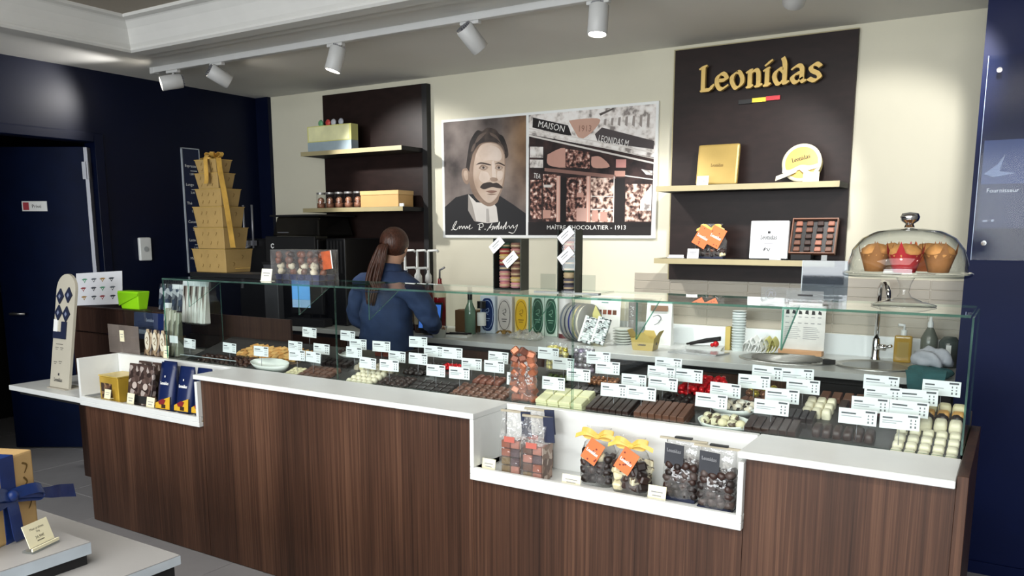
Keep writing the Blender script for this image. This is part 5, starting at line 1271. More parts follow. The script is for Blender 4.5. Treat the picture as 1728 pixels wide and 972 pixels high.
grid(bar(DARKER, .03, .045, .02), 'short_dark_bar', -1.61, -1.43, 6, 2.955, 3.02, 1, 'short dark bar behind the pale slabs', 'short dark bars behind the white slabs')
grid(bar(DARK, .03, .045, .02), 'plain_dark_bar', -1.41, -1.18, 7, 2.955, 3.03, 1, 'plain short bar behind the dark block', 'short dark bars in the middle')
grid([rough(GREENF, .014, s, 'green_sweet') for s in (1, 2)], 'green_foil_sweet', -1.73, -1.62, 4, 3.03, 3.10, 3, 'olive green foil sweet below the yellow foil bag', 'green foil sweets', jit=.004, rj=2)
# film bags standing in the case
def casebag(x, y, w_, h, d, cols, label, n, seed, sz=.016, tilt=0):
    x_, y_, z_ = deck(x, y)
    return nutbag('sweet_bag', label, 'bag', (x_, y_, z_ + d * .16), w_, h, d, cols, None, (WHITEP, None), seed, 0, pieces=n, size=sz, fillh=1, piece='cube' if sz > .014 else 'rock')
casebag(-1.695, 2.815, .125, .215, .055, [COPPERF, COPPERF, P('copper_dark', '7a4232', .35, metal=.4)], 'tall clear bag of copper foil sweets in the glass case', 24, 3, .0175)
casebag(-1.715, 3.135, .115, .13, .05, [GOLDF, P('yellow_sweet_foil', 'd9cc7a', .3, metal=.3)], 'clear bag of yellow gold foil sweets at the back of the glass case', 20, 4, .0138)
casebag(-1.585, 3.135, .115, .125, .05, [LILACF, P('dark_lilac_foil', '544458', .35, metal=.3), P('silver_foil', 'c4bfc9', .25, metal=.6)], 'clear bag of silver and purple foil sweets at the back of the glass case', 20, 5, .0138)
# middle and left pane
grid([dome(MILK, .033, .03, .02, 'disc'), dome(P('pale_milk_chocolate', '6f4736', .4), .033, .03, .02, 'disc')], 'milk_praline', -2.075, -1.80, 7, 2.80, 2.935, 4, 'round milk praline left of the copper bag', 'milk pralines by the copper bag')
grid(dome(P('rosy_brown_chocolate', '7a4a3c', .45), .033, .04, .018), 'rosy_praline', -2.05, -1.90, 4, 2.955, 3.02, 2, 'rosy praline behind the round milk ones', 'rosy pralines')
grid(bar(DARKER, .04, .026, .014), 'lattice_piece', -2.315, -2.09, 5, 2.80, 2.925, 4, 'flat dark piece beside the milk pralines', 'dark lattice pieces')
grid([rough(DARK, .0155, s, 'praline') for s in (1, 2, 3)] , 'dark_praline', -2.495, -2.325, 5, 2.80, 2.925, 4, 'knobbly dark chocolate right of the ivory balls', 'knobbly dark chocolates', jit=.003, rj=2)
grid([rough(DARKER, .016, s, 'rock') for s in (4, 5)], 'black_rock', -2.45, -2.33, 4, 2.955, 3.02, 2, 'nearly black chocolate lump behind the knobbly dark ones', 'black lumps', jit=.003, rj=2)
grid(ball(IVORY, .0168, 'ball'), 'ivory_ball', -2.662, -2.505, 5, 2.795, 2.925, 4, 'ivory ball behind the middle pane', 'ivory balls')
grid([dome(P('greyish_white_chocolate', 'b3a894', .5), .03, .034, .02), dome(IVORY2, .03, .034, .022)], 'mottled_praline', -2.76, -2.51, 7, 2.955, 3.02, 2, 'mottled praline behind the ivory balls', 'mottled pralines')
grid(rf, 'red_wrapped_sweet', -2.285, -2.195, 4, 3.05, 3.09, 2, 'small red wrapped sweet in the middle pane near the worker', 'red sweets in the middle pane', jit=.003, rj=1)
grid([rough(DARKER, .013, s, 'rock') for s in (7, 8)], 'grey_black_lump', -2.39, -2.30, 4, 3.05, 3.09, 2, 'small dark lump left of the red sweets in the middle pane', 'dark lumps by the red sweets', jit=.003, rj=1)
grid(bar(P('red_brown_chocolate', '6a3524', .4), .045, .04, .02), 'red_brown_slab', -2.77, -2.66, 2, 3.12, 3.165, 1, 'red-brown slab at the middle pane back', 'red-brown slabs')
grid(bar(MILK, .034, .034, .02), 'milk_square', -2.995, -2.80, 5, 2.80, 2.925, 3, 'milk square left of the pane joint', 'milk squares left of the joint')
grid(bar(DARKER, .03, .03, .02), 'dark_square', -2.985, -2.80, 5, 2.955, 3.02, 2, 'dark square behind the milk squares', 'dark squares behind')
bowl(-2.91, 3.095, .075, .04, .022, 'small white dish with dark sweets at the back by the pane joint', 4, [rough(DARK, .013, 2, 'sweet')], 'dark sweet in the small white dish', 'dark sweets in the small dish', iname='sweet')
bowl(-3.235, 2.86, .135, .05, .04, 'long white oval dish near the left end of the case', 0, [wp], '', '')
grid(dome(IVORY2, .026, .026, .018), 'small_white_praline', -3.09, -3.00, 3, 2.797, 2.89, 4, 'small white praline beside the long dish', 'small white pralines')
bi = [MB().mat(BISC).frus(-.024, .024, -.016, .016, 0, .006, -.002).mesh('wafer', .001), MB().mat(P('pale_orange_wafer', 'ddb06a', .6, var=.2)).frus(-.02, .02, -.018, .018, 0, .006, -.002).mesh('wafer', .001)]
grid(bi, 'orange_wafer', -3.63, -3.17, 10, 2.965, 3.09, 4, 'orange wafer biscuit in the pile at the left of the case', 'orange wafers', layers=2, lh=.009, jit=.006, rj=1.2)
grid([rough(DARK, .017, s, 'rock') for s in (1, 2)] + [rough(P('brown_nut_chocolate', '4e3226', .5, var=.3), .017, 7, 'rock')], 'brown_cluster', -3.80, -3.385, 11, 2.80, 2.92, 4, 'rough brown chocolate cluster in the heap at the left end of the case', 'brown clusters at the left end', jit=.004, rj=2)
# ------------------------------------------------------------------ price tags
TAGROWS = ((2.845, .999, 'front row', [-.294, -.421, -.702, -.917, -1.189, -1.304, -1.571, -1.741, -2.038, -2.166, -2.434, -2.564, -2.918, -3.03, -3.289, -3.532, -3.86]),
           (2.940, 1.025, 'second row', [-.279, -.398, -.69, -.896, -1.141, -1.262, -1.507, -1.919, -2.039, -2.34, -2.466, -2.736, -2.955, -3.14]),
           (3.030, 1.050, 'third row', [-.261, -.373, -.639, -.816, -1.072, -1.184, -1.419, -1.626, -1.956, -2.209, -2.318, -2.639, -2.792]),
           (3.110, 1.075, 'back row', [-.200, -.390, -.679, -.789, -1.186, -1.50, -1.744, -2.473, -2.935, -3.21]))
TAGM = P('tag_card', 'e6eaec', .5, var=.01); TAGBAR = P('tag_bar', '4a4c52', .6)
def tagmeshes(k, w_, h):
    rnd = random.Random(k)
    a = MB().mat(TAGM).box(-w_ / 2, w_ / 2, -.0008, .0008, -h / 2, h / 2).mesh('card')
    b = MB().mat(P('tag_heading', '55575c', .7))
    x0 = -w_ * .43; hl = rnd.uniform(.2, .42)
    b.box(x0, x0 + w_ * hl, -.0014, -.0009, h * .14, h * .24)
    b.mat(P('tag_fine_print', 'a9acb0', .7)); b.box(x0, x0 + w_ * rnd.uniform(.4, .58), -.0014, -.0009, h * -.03, h * .03)
    if k % 2: b.box(x0, x0 + w_ * rnd.uniform(.3, .45), -.0014, -.0009, h * -.16, h * -.1)
    b.mat(TAGBAR).box(w_ * .2, w_ * .45, -.0014, -.0009, h * .3, h * .42)
    b.mat(P('tag_price', '6a6c70', .7))
    for x in (.27, .38):
        b.box(w_ * x, w_ * (x + .03), -.0014, -.0009, h * .06, h * .18); b.box(w_ * (x - .005), w_ * (x + .035), -.0014, -.0009, h * -.12, h * -.04); b.box(w_ * (x - .003), w_ * (x + .038), -.0014, -.0009, h * -.36, h * -.22)
    p = MB().mat(ALU).tube([(0, .002, -h / 2), (0, .004, -h / 2 - .052)], .0012, 5).mesh('stem')
    return a, b.mesh('print'), p
TM = [tagmeshes(k, .118 if k < 4 else .108, .052) for k in range(8)]
PN = ('left', 'middle', 'right')
for ri, (y, z, rn, xs) in enumerate(TAGROWS):
    for pi_ in range(3):
        seg = sorted(x for x in xs if JX[pi_] < x <= JX[pi_ + 1])
        for k, x in enumerate(seg):
            pos = 'only' if len(seg) == 1 else ORD[k]
            lab = 'white price tag, %s%s in the %s behind the %s glass pane' % (pos, '' if len(seg) == 1 else ' from the left', rn, PN[pi_])
            rnd = random.Random(int(x * 1000) + ri)
            t = thing('price_tag', lab, 'price tag', (x, y, z), (-.06, rnd.uniform(-.02, .02), rnd.uniform(-.08, .08)), 'price tags in the glass case')
            c, p, s = TM[(k * 3 + ri) % 4 + (0 if x > -1.25 else 4)]
            put(c, 'card', t); put(p, 'print', t); put(s, 'stem', t)
# low wood board closing the back of the left part, acrylic dividers
t = thing('case_divider', 'low clear acrylic rail before the brown clusters at the left case end', 'rail', deck(-3.62, 2.79))
MB().mat(ACRYL).box(-.25, .2, -.001, .001, 0, .055).build('acrylic_face', t); MB().mat(P('acrylic_edge', 'b9c4c8')).box(-.25, .2, -.0015, .0015, .0551, .058).build('bright_edge', t)
# ================================================================== left bin (z = .6905)
ZB = .6905
t = thing('gold_pouch_box', 'gold wrapped box with a dark window in the left display bin', 'box', (-4.175, 2.60, ZB))
MB().mat(P('bright_gold_foil', 'c9a53e', .3, metal=.35, var=.15)).box(-.085, .085, -.05, .09, 0, .135).build('box_body', t, .004)
MB().mat(speck('window_nuts', ['3a241c', '5c3e2c', '8a6a4a', '2a1a14'], 60, .4)).box(-.07, .03, -.0508, -.0503, .015, .1).build('window', t)
MB().mat(P('bright_gold_foil2', 'dcc060', .3, metal=.35)).box(-.087, .087, -.052, .092, .1355, .142).build('lid', t)
bagp = speck('brown_bag_print', ['3a2c28', '5a4842', 'a59a94', '4a3a34', '6a5a54', '30231f'], 42, .35, 'voronoi')
for k, (x, y, l) in enumerate(((-4.035, 2.665, 'back left patterned brown bag in the left display bin'), (-3.995, 2.59, 'front left patterned brown bag in the left display bin'), (-3.915, 2.665, 'back right patterned brown bag in the left display bin'), (-3.895, 2.585, 'front right patterned brown bag in the left display bin'))):
    t = thing('patterned_bag', l, 'bag', (x, y, ZB + .003), (-.1, 0, .1 * (k % 2)), group='patterned brown bags in the left bin')
    MB().mat(bagp).frus(-.05, .05, -.022, .022, .0, .215, .004, -.018).build('bag_body', t, .006, 2)
    MB().mat(P('round_bag_label', 'b9aca4', .5)).lathe([(.0005, .0), (.018, 0)], 18).build('round_label', t, loc=(.005, -.0185, .1), rot=(math.pi / 2 - .1, 0, 0))
    MB().mat(BLACKM).box(-.048, .048, -.0235, -.0225, .01, .05).build('dark_foot', t)
for k, (x, y, dz, wd_) in enumerate(((-3.795, 2.652, .0, .075), (-3.70, 2.575, .012, .082), (-3.57, 2.59, .0, .078), (-3.448, 2.60, .0, .075))):
    t = thing('navy_pouch', ('leftmost', 'second from the left', 'third from the left', 'rightmost')[k] + ' navy pouch with white lettering in the left display bin', 'pouch', (x, y, ZB + .004), (-.1, 0, .06), group='navy pouches in the left bin')
    b = MB().mat(NAVYP); n = 8; vs = []; fs = []
    prof = ((0, .95, 1.), (.15, 1, 1.), (.5, .98, .75), (.85, .95, .25), (1., .92, .06))
    h = .235 + dz
    for q, a, d in prof:
        for sx, sy in ((-1, -.6), (-.5, -1), (.5, -1), (1, -.6), (1, .6), (.5, 1), (-.5, 1), (-1, .6)): vs.append((sx * wd_ * .72 * a, sy * .036 * d, q * h))
    for j in range(len(prof) - 1):
        for i in range(n): q = (i + 1) % n; fs.append((j * n + i, j * n + q, (j + 1) * n + q, (j + 1) * n + i))
    fs.append(tuple(range(n))[::-1]); fs.append(tuple(range(4 * n, 5 * n))); b.add(vs, fs, True); b.build('pouch_body', t)
    e = MB().mat(WHITEP); e.T = TR(0, -.0365, 0) @ RX(-.07)
    wordmark(e, 'Leonidas', .06, TR(-.03, -.001, h * .54) @ FRONT, 0, 26, 13); e.text(('Lait', 'Noir', 'Lait', 'Noir')[k], .026, TR(-.03, .0055, h * .38) @ FRONT); e.box(-.003, .003, -.0012, 0, h * .69, h * .73); e.build('lettering', t)
    y_ = MB().mat(P('pouch_yellow_print', 'cfa428', .45, var=.1)); y_.T = TR(0, -.0375, 0)
    y_.prism([(-wd_ * .66, .008), (wd_ * .66, .008), (wd_ * .66, .075), (wd_ * .2, .062), (-wd_ * .66, .035)], -.0006, 0)
    y_.mat(P('pouch_red_print', '7e1f24', .45)).prism([(-wd_ * .3, .03), (wd_ * .1, .028), (wd_ * .3, .055), (0, .06), (-wd_ * .4, .045)], -.0012, -.0007)
    y_.mat(DARK).cb((wd_ * .1, -.0012, .022), .03, .0008, .02); y_.build('fruit_print', t)
standcard(-4.14, 2.515, .7165, .055, .05, 'cream price card before the gold box in the left bin', CREAMC)
standcard(-3.955, 2.525, ZB, .06, .072, 'cream price card left of the dark foot of the brown bags', CREAMC)
standcard(-3.785, 2.525, ZB, .065, .068, 'cream price card before the leftmost navy pouch', CREAMC)
# ================================================================== right bin
SQ = [P('tile_olive', '6a5326', .4, var=.25, nscale=40), P('tile_brown', '5a3a28', .4, var=.25, nscale=40), P('tile_rust', '8a4526', .4, var=.25, nscale=40), P('tile_plum', '4a3438', .4, var=.2, nscale=40), P('tile_pinkish', 'a56a58', .4, var=.2, nscale=40)]
def napo(x, y, label, cols, seed, tag_side):
    rnd = random.Random(seed)
    t = thing('napolitain_bag', label, 'bag', (x, y, ZB), .05, group='bags of wrapped chocolate tiles in the right bin')
    me = [MB().mat(m).cb((0, 0, 0), .038, .02, .03).mesh('wrapped_tile', .003) for m in SQ]
    for c in range(cols):
        for d in range(3):
            for r_ in range(4): put(me[rnd.choice((0, 0, 1, 2, 3, 4) if c < 1 else (1, 1, 2, 3, 4))], 'wrapped_tile', t, loc=(-(cols - 1) * .02 + c * .04, -.026 + d * .024, .0175 + r_ * .033), rot=(0, 0, rnd.uniform(-.05, .05)))
    f = MB().mat(FILM); w2 = cols * .02 + .004
    f.box(-w2, w2, -.042, .042, .0005, .14); f.add([(-w2, -.042, .1402), (w2, -.042, .1402), (w2, .042, .1402), (-w2, .042, .1402), (-w2 - .005, -.002, .235), (w2 + .005, -.002, .235), (w2 + .005, .002, .235), (-w2 - .005, .002, .235)], [(0, 1, 5, 4), (1, 2, 6, 5), (2, 3, 7, 6), (3, 0, 4, 7)]); f.build('film_bag', t)
    MB().mat(speck('pale_side_print', ['8a7264', 'c4b4a8', 'a58a7a', '6a5248'], 40, .4)).box(w2 + .0005, w2 + .002, -.04, .04, .005, .135).build('side_label', t)
    MB().mat(P('clip_champagne', 'b9b09a', .4, metal=.4)).box(-w2 - .014, w2 + .02, -.005, .005, .235, .243).build('closing_clip', t)
    b = MB().mat(NAVYCARD); b.T = TR(w2 + .012, -.012, .195) @ RY(-.08); b.box(-.02, .022, -.001, .001, -.045, .05); b.build('hang_tag', t)
    b = MB().mat(P('pink_print', 'c4685a', .5)); b.cb((0, -.043, .138), .045, .001, .022); b.build('pink_label', t)
napo(-1.595, 2.585, 'left bag of olive and brown wrapped tiles in the right display bin', 2, 1, 0)
napo(-1.478, 2.550, 'middle bag of brown and rust wrapped tiles in the right display bin', 2, 2, 1)
napo(-1.535, 2.660, 'back bag of wrapped tiles with a clip in the right display bin', 2, 5, 1)
nutbag('praline_bag', 'left clear bag of chocolates with orange tag and yellow bow in the right bin', 'bag', (-1.255, 2.62, ZB), .135, .215, .085, [DARK, DARKER, DARKER, DARK, IVORY2], YRIB, (ORG, ORGD), 21, 1, pieces=34, size=.0175, piece='rock')
nutbag('praline_bag', 'right clear bag of chocolates with orange tag and yellow bow in the right bin', 'bag', (-1.11, 2.59, ZB), .135, .205, .085, [DARK, DARKER, SPK, DARK, IVORY2], YRIB, (ORG, ORGD), 22, 1, pieces=32, size=.0175, piece='cube')
def clip_bag(x, y, label, seed):
    t = nutbag('dark_cluster_bag', label, 'bag', (x, y, ZB), .13, .205, .085, [DARKER, DARK, P('greyish_dark_chocolate', '463a36', .45, var=.25, nscale=40)], None, (NAVYCARD, None), seed, 0, pieces=40, size=.0165, piece='rock', base=NAVYCARD)
    MB().mat(P('clip_champagne', 'b9b09a')).box(-.085, .085, -.005, .005, .206, .213).build('closing_clip', t)
    b = MB().mat(BLACK); b.box(-.03, .03, -.008, .008, .2131, .219); b.build('black_clip', t)
    b = MB().mat(P('slate_card', '3a3c42', .6)); b.T = TR(-.02, -.035, .165) @ RX(.12) @ RY(.06); b.box(-.034, .034, -.001, .001, -.042, .036); b.build('hang_tag', t)
    b = MB().mat(GREYINK); b.T = TR(-.02, -.0385, .165) @ RX(.12) @ RY(.06); wordmark(b, 'Leonidas', .05, TR(-.025, 0, .006) @ FRONT, 0, 26, 12); b.build('tag_print', t)
clip_bag(-.935, 2.62, 'left clear bag of dark clusters with slate tag in the right bin', 31)
clip_bag(-.80, 2.585, 'right clear bag of dark clusters with slate tag in the right bin', 32)
standcard(-1.675, 2.52, ZB, .06, .055, 'pale yellow price card at the left end of the right bin', CREAMC)
standcard(-1.315, 2.515, ZB, .075, .05, 'pale yellow price card left of the orange tagged bags in the right bin', CREAMC)
standcard(-.99, 2.52, ZB, .065, .062, 'pale yellow price card between the orange tagged bags and the dark clusters', CREAMC)

# ================================================================== left end: board, flyer, green box, bags
t = thing('display_board', 'tall rounded cream board with navy diamonds leaning on the low shelf', 'display board', (-4.735, 2.585, .7005), (.0, .0, .0))
BRD = P('cream_board', 'bdb8a8', .55, var=.03)
H_ = .665
pts = [(-.095, 0), (.10, 0), (.10, H_ - .095)] + [(.0025 + .0975 * math.cos(a), H_ - .095 + .095 * math.sin(a)) for a in [math.pi * k / 14 for k in range(1, 14)]] + [(-.095, H_ - .095)]
sk = Matrix.Identity(4); sk[0][2] = .035; sk[1][2] = .14; sk[0][0] = 1.0
b = MB().mat(BRD); b.T = sk; b.prism(pts, 0, .016); b.build('board', t)
def bt(nm, mb): mb.T = sk; return mb.build(nm, t)
def diamond(mb, x, z, s): mb.prism([(x - s, z), (x, z - s * 1.25), (x + s, z), (x, z + s * 1.25)], -.008, -.0005)
for x, z in ((-.045, .535), (.04, .545), (-.05, .44), (.03, .435)):
    d_ = MB().mat(NAVYCARD); d_.T = sk; diamond(d_, x, z, .036); d_.mat(P('diamond_print', '7d86a0', .5)); d_.T = sk
    d_.prism([(x - .012, z), (x, z - .015), (x + .012, z), (x, z + .015)], -.0088, -.0081); d_.build('diamond_card', t)
d_ = MB().mat(WHITEP); d_.T = sk; d_.box(-.09, -.05, -.006, -.0005, .33, .40); d_.build('white_card', t)
d_ = MB().mat(NAVYCARD); d_.T = sk; d_.box(-.09, .04, -.007, -.0005, .29, .33); d_.box(-.01, .04, -.0075, -.0005, .3301, .39); d_.build('dark_card', t)
d_ = MB().mat(P('board_ink', '6d6a62', .6)); d_.T = sk
for x, z in ((-.05, .235), (.0, .235), (-.055, .15), (-.005, .155)): d_.box(x - .015, x + .018, -.0008, 0, z, z + .004); d_.box(x - .01, x + .01, -.0008, 0, z - .01, z - .007)
d_.box(-.06, .01, -.0008, 0, .255, .259); d_.build('small_print', t)
d_ = MB().mat(P('board_dark_ink', '3a3a3c', .6)); d_.T = sk; wordmark(d_, 'Leonidas', .085, TR(-.055, -.0006, .04) @ FRONT, 0, 24, 11); d_.box(-.018, -.004, -.0008, 0, .075, .089); d_.build('wordmark', t)
MB().mat(P('board_foot', 'a9a396', .5)).box(-.09, .1, -.02, .09, -.0002, .006).build('foot', t)
t = thing('flyer', 'white flyer with rows of coloured wrapped sweets standing on the podium', 'flyer', (-4.92, 2.99, 1.1535), (-.12, -.06, .12))
MB().mat(P('flyer_paper', 'd5d7dc', .6, var=.02)).box(-.215, .205, -.001, .001, 0, .205).build('paper', t)
rnd = random.Random(6)
for r_ in range(3):
    for k in range(4):
        b = MB().mat(P('flyer_print_%d' % ((r_ * 4 + k) % 6), ('4f8a6c', '5a6068', '9a7a4a', '3a4048', '8a3a40', '2f343c')[(r_ * 4 + k) % 6], .6))
        x0, z0 = -.14 + k * .085 + rnd.uniform(-.008, .008), .155 - r_ * .055
        b.prism([(x0 - .028, z0 + .008), (x0 - .012, z0 + .002), (x0, z0 - .014), (x0 + .014, z0 + .004), (x0 + .028, z0 + .01), (x0 + .012, z0 + .014), (x0 - .01, z0 + .014)], -.0018, -.0011)
        b.mat(WHITEP).cb((x0, -.0021, z0), .012, .0004, .005); b.build('printed_sweet', t)
t = thing('green_box', 'bright lime green plastic tub on the podium beside the flyer', 'tub', (-4.60, 3.02, 1.1405), .05)
MB().mat(LIME).frus(-.085, .075, -.03, .03, 0, .11, .018, .012).build('tub', t, .006, 2); MB().mat(P('lime_shade', '7fc010', .45)).prism([(-.092, .02), (.088, .085), (.09, .10), (-.1, .10)], -.043, -.041).build('flap', t)
# film packed bags standing left of the glass
def pack(x, y, z, w_, h, d, m, label, top=None, rot=0, lab=None):
    t = thing('film_pack', label, 'bag', (x, y, z + .003), (-.06, 0, rot), group='film packs at the left end of the case')
    MB().mat(m).frus(-w_ / 2, w_ / 2, -d / 2, d / 2, 0, h, .0, -d * .25).build('pack_body', t, .005, 1)
    if top: 
        b = MB().mat(top); n = 9
        b.ribbon([(-w_ / 2 + w_ * k / n, (.01 if k % 2 else -.01), h + .012) for k in range(n + 1)], (0, .002, .014)); b.build('ruffled_top', t)
    if lab: MB().mat(lab).box(-w_ * .3, w_ * .3, -d / 2 - .0015, -d / 2 - .0005, h * .1, h * .32).build('label', t)
SB = speck('striped_bag', ['d8d4d0', '3a2a26', 'c9c0ba', '8a7a74', 'efece8', '2a1e1c'], 5.0, .35, 'voronoi', stretch=(9, 1, .6))
DB_ = speck('dark_film_bag', ['10141e', '1a2234', '6a7078', '2c3a50', '0c1018', 'a9adb2'], 32, .3, 'voronoi')
PB = speck('pale_bag', ['b9b8a8', '9a9a88', 'd9d6c8', '6a6a5c', 'c4c2b2'], 12, .35, 'voronoi', stretch=(4, 1, .8))
WT = P('white_film_top', 'dfe2e6', .3, var=.1)
for k in range(4): pack(-4.105 + k * .052, 3.02, .9125 + .17, .046, .215, .05, SB, ('first', 'second', 'third', 'fourth')[k] + ' tall striped film pack in the row at the back left of the case', WT, .05)
for k in range(3): pack(-4.075 + k * .045, 2.86, .9125, .04, .27 - .012 * k, .05, PB, ('left', 'middle', 'right')[k] + ' of three pale green-grey film packs at the left end of the glass case', WT if k == 0 else None, .0)
for k in range(4): pack(-4.37 + k * .062, 3.06, 1.1405, .06, .13, .05, DB_, ('first', 'second', 'third', 'fourth')[k] + ' dark navy film pack in the row beside the lime tub', DB_ if k < 2 else WT, .1 * (k % 2))
t = thing('pack_riser', 'clear riser carrying the striped film packs', 'riser', (-4.03, 3.03, .9125)); MB().mat(ACRYL).box(-.11, .11, -.04, .06, .165, .1695).build('riser_top', t); MB().mat(ACRYL).box(-.11, -.106, -.04, .06, 0, .1649).build('riser_leg', t); MB().mat(ACRYL).box(.106, .11, -.04, .06, 0, .1649).build('riser_leg', t)
t = thing('navy_gift_bag', 'flat navy gift bag with pale print behind the acrylic tray', 'bag', (-4.27, 2.90, .915), (-.08, 0, 0))
MB().mat(P('navy_gift_card', '36405e', .5, var=.1)).box(-.17, .06, -.012, .012, .07, .225).build('bag_body', t); MB().mat(NAVYP).box(.0601, .17, -.014, .014, .0, .225).build('dark_side', t)
b = MB().mat(P('navy_bag_print', 'b0b8cc', .5)); b.box(-.12, -.03, -.0135, -.0125, .10, .125); wordmark(b, 'Leonidas', .07, TR(-.05, -.0135, .175) @ FRONT, 0, 24, 11); b.build('print', t)
t = thing('acrylic_tray', 'clear acrylic tray with a cream price card at the left end of the counter', 'tray', (-4.36, 2.815, .9125))
b = MB().mat(pane('milky_tray_acrylic', 'dfdedb', 1.2, .04, body=.3, bodycol='a89c94', bscale=5)); b.box(-.145, .145, -.04, -.037, 0, .165); b.build('tray_front', t)
b = MB().mat(ACRYL); b.box(-.145, -.142, -.037, .06, 0, .16); b.box(.142, .145, -.037, .06, 0, .16); b.box(-.142, .142, .057, .06, 0, .25); b.build('tray_sides', t)
MB().mat(CREAMC).box(-.03, .01, -.0425, -.0405, .07, .135).build('price_label', t)
b = MB().mat(GREYINK); b.box(-.022, .002, -.0432, -.0426, .11, .114); b.box(-.02, .0, -.0432, -.0426, .095, .098); b.build('label_print', t)
for k in range(3):
    t = thing('oval_sweet_pack', ('left', 'middle', 'right')[k] + ' of three clear packs with pale oval label in front of the film packs', 'pack', (-4.155 + k * .068, 2.79, .915), (-.1, 0, .0), group='oval label packs')
    MB().mat(speck('nutty_pack', ['6a5844', '9a866a', '3a2e26', 'b9a88c'], 26, .4, 'voronoi')).frus(-.031, .031, -.012, .012, 0, .15, -.004, -.008).build('pack_body', t, .005)
    b = MB().mat(P('oval_label', 'd9d4c0', .5)); b.T = TR(0, -.0125, .085) @ RX(.05); b.prism([(.021 * math.cos(a), .052 * math.sin(a)) for a in [2 * math.pi * q / 20 for q in range(20)]], -.001, 0)
    b.mat(P('oval_label_print', '8a7a5c', .5)); b.pen([[(-.01, .01), (0, .02), (.01, .005), (-.005, -.01), (.008, -.02)]], .005, .5, .003, TR(0, -.0015, 0) @ FRONT, 0); b.build('oval_label', t)
standcard(-3.965, 2.765, .9125, .045, .075, 'pale yellow price card in front of the oval label packs', CREAMC, .12)
t = thing('bag_card', 'small white price card hanging before the pale film packs', 'price card', (-3.972, 2.80, .9125)); MB().mat(TAGM).box(.005, .075, -.002, 0, .09, .13).build('card', t); MB().mat(ALU).box(.038, .041, -.001, 0, 0, .0899).build('stem', t)

# ================================================================== display table at the bottom left
t = thing('display_table', 'grey-white display table with a thick pale edge in the foreground', 'table', (-2.7, .6, 0))
MB().mat(P('table_top_grey', '9c9b9a', .45, var=.02)).box(-1.3, .742, -1.4, .767, .6975, .70).build('table_top', t, .002)
MB().mat(P('table_edge', 'b9c2c9', .4)).box(-1.302, .743, -1.402, .768, .672, .6972).build('table_edge', t)
MB().mat(BLACKM).box(-1.29, .73, -1.39, .755, .06, .6718).build('table_base', t); MB().mat(BLACKM).box(-1.2, .64, -1.3, .66, 0, .0598).build('table_plinth', t)
t = thing('display_riser', 'low pale riser with a dark base standing on the display table', 'riser', (-2.7, .7, .7005))
MB().mat(P('riser_top_grey', '9a9998', .45, var=.02)).box(-.9, .594, -.95, .498, .062, .0645).build('riser_top', t)
MB().mat(P('riser_edge', 'b4bfc8', .4)).box(-.9, .5945, -.95, .4985, .03, .0618).build('riser_edge', t); MB().mat(BLACKM).box(-.89, .585, -.94, .49, 0, .0298).build('riser_base', t)
# gift
ZG = .7652
t = thing('gift_box', 'upright gold wrapped gift tied with a blue ribbon on the riser', 'gift box', (-2.342, 1.093, ZG), math.radians(112.5))
MB().mat(GOLDP2).box(-.205, .07, -.05, .05, 0, .235).build('wrapped_box', t, .006, 2)
b = MB().mat(INK)
for x, z, a in ((.036, .19, 0), (.04, .085, 0), (.03, .148, .4), (-.10, .2, 0), (-.11, .08, 0)):
    b = MB().mat(INK); b.pen([[(-.006, .016), (.010, .006), (.0, -.012)]], .005, .6, .0025, TR(x, -.0508, z) @ RY(a) @ FRONT, 0); b.build('printed_hook', t)
b = MB().mat(NAVYB)
b.box(-.052, -.002, -.0525, .0525, -.0, .2385); b.box(-.2065, .0715, -.0527, .0527, .118, .138)
b.build('ribbon_bands', t)
b = MB().mat(NAVYB)
b.ribbon([(-.03, -.056, .130), (.01, -.064, .134), (.05, -.072, .130), (.075, -.07, .118), (.06, -.066, .105), (.02, -.06, .115), (-.03, -.056, .126)], (0, .006, .014))
b.ribbon([(-.03, -.056, .13), (-.08, -.07, .15), (-.13, -.076, .15), (-.14, -.07, .13), (-.09, -.062, .122), (-.03, -.056, .128)], (0, .006, .017))
b.ribbon([(-.03, -.058, .130), (.04, -.07, .118), (.10, -.068, .10), (.16, -.055, .085), (.225, -.05, .066)], [(0, .002, .008), (0, .002, .012), (0, .003, .016), (0, .003, .019), (0, .003, .020)])
b.ribbon([(-.03, -.058, .128), (-.035, -.07, .08), (-.03, -.072, .02), (-.02, -.07, .004)], (.019, 0, 0))
b.ell((-.028, -.062, .13), .018, .014, .016); b.build('bow', t)
t = thing('price_stand', 'cream price card in a clear stand before the gold gift', 'price card', (-2.172, 1.105, ZG), math.radians(109))
b = MB().mat(CREAMC); b.T = TR(0, 0, .012) @ RX(-.35); b.box(-.042, .042, -.001, .001, 0, .062); b.build('card', t)
b = MB().mat(P('price_print', '4a4436', .6)); b.T = TR(0, 0, .012) @ RX(-.35)
for s_, z, q in (('Maxi pralines', .043, .0088), ('750g', .034, .0065), ('34,90€', .018, .0105)): b.text(s_, q, TR(-text_w(s_) * q / 2, -.0015, z) @ FRONT)
b.box(-.012, .012, -.0016, -.0011, .011, .013); b.build('lettering', t)
MB().mat(ACRYL).box(-.046, .046, -.012, .022, 0, .006).build('clear_foot', t); MB().mat(CREAMC).box(-.046, .046, -.012, -.008, .0061, .014).build('front_lip', t)
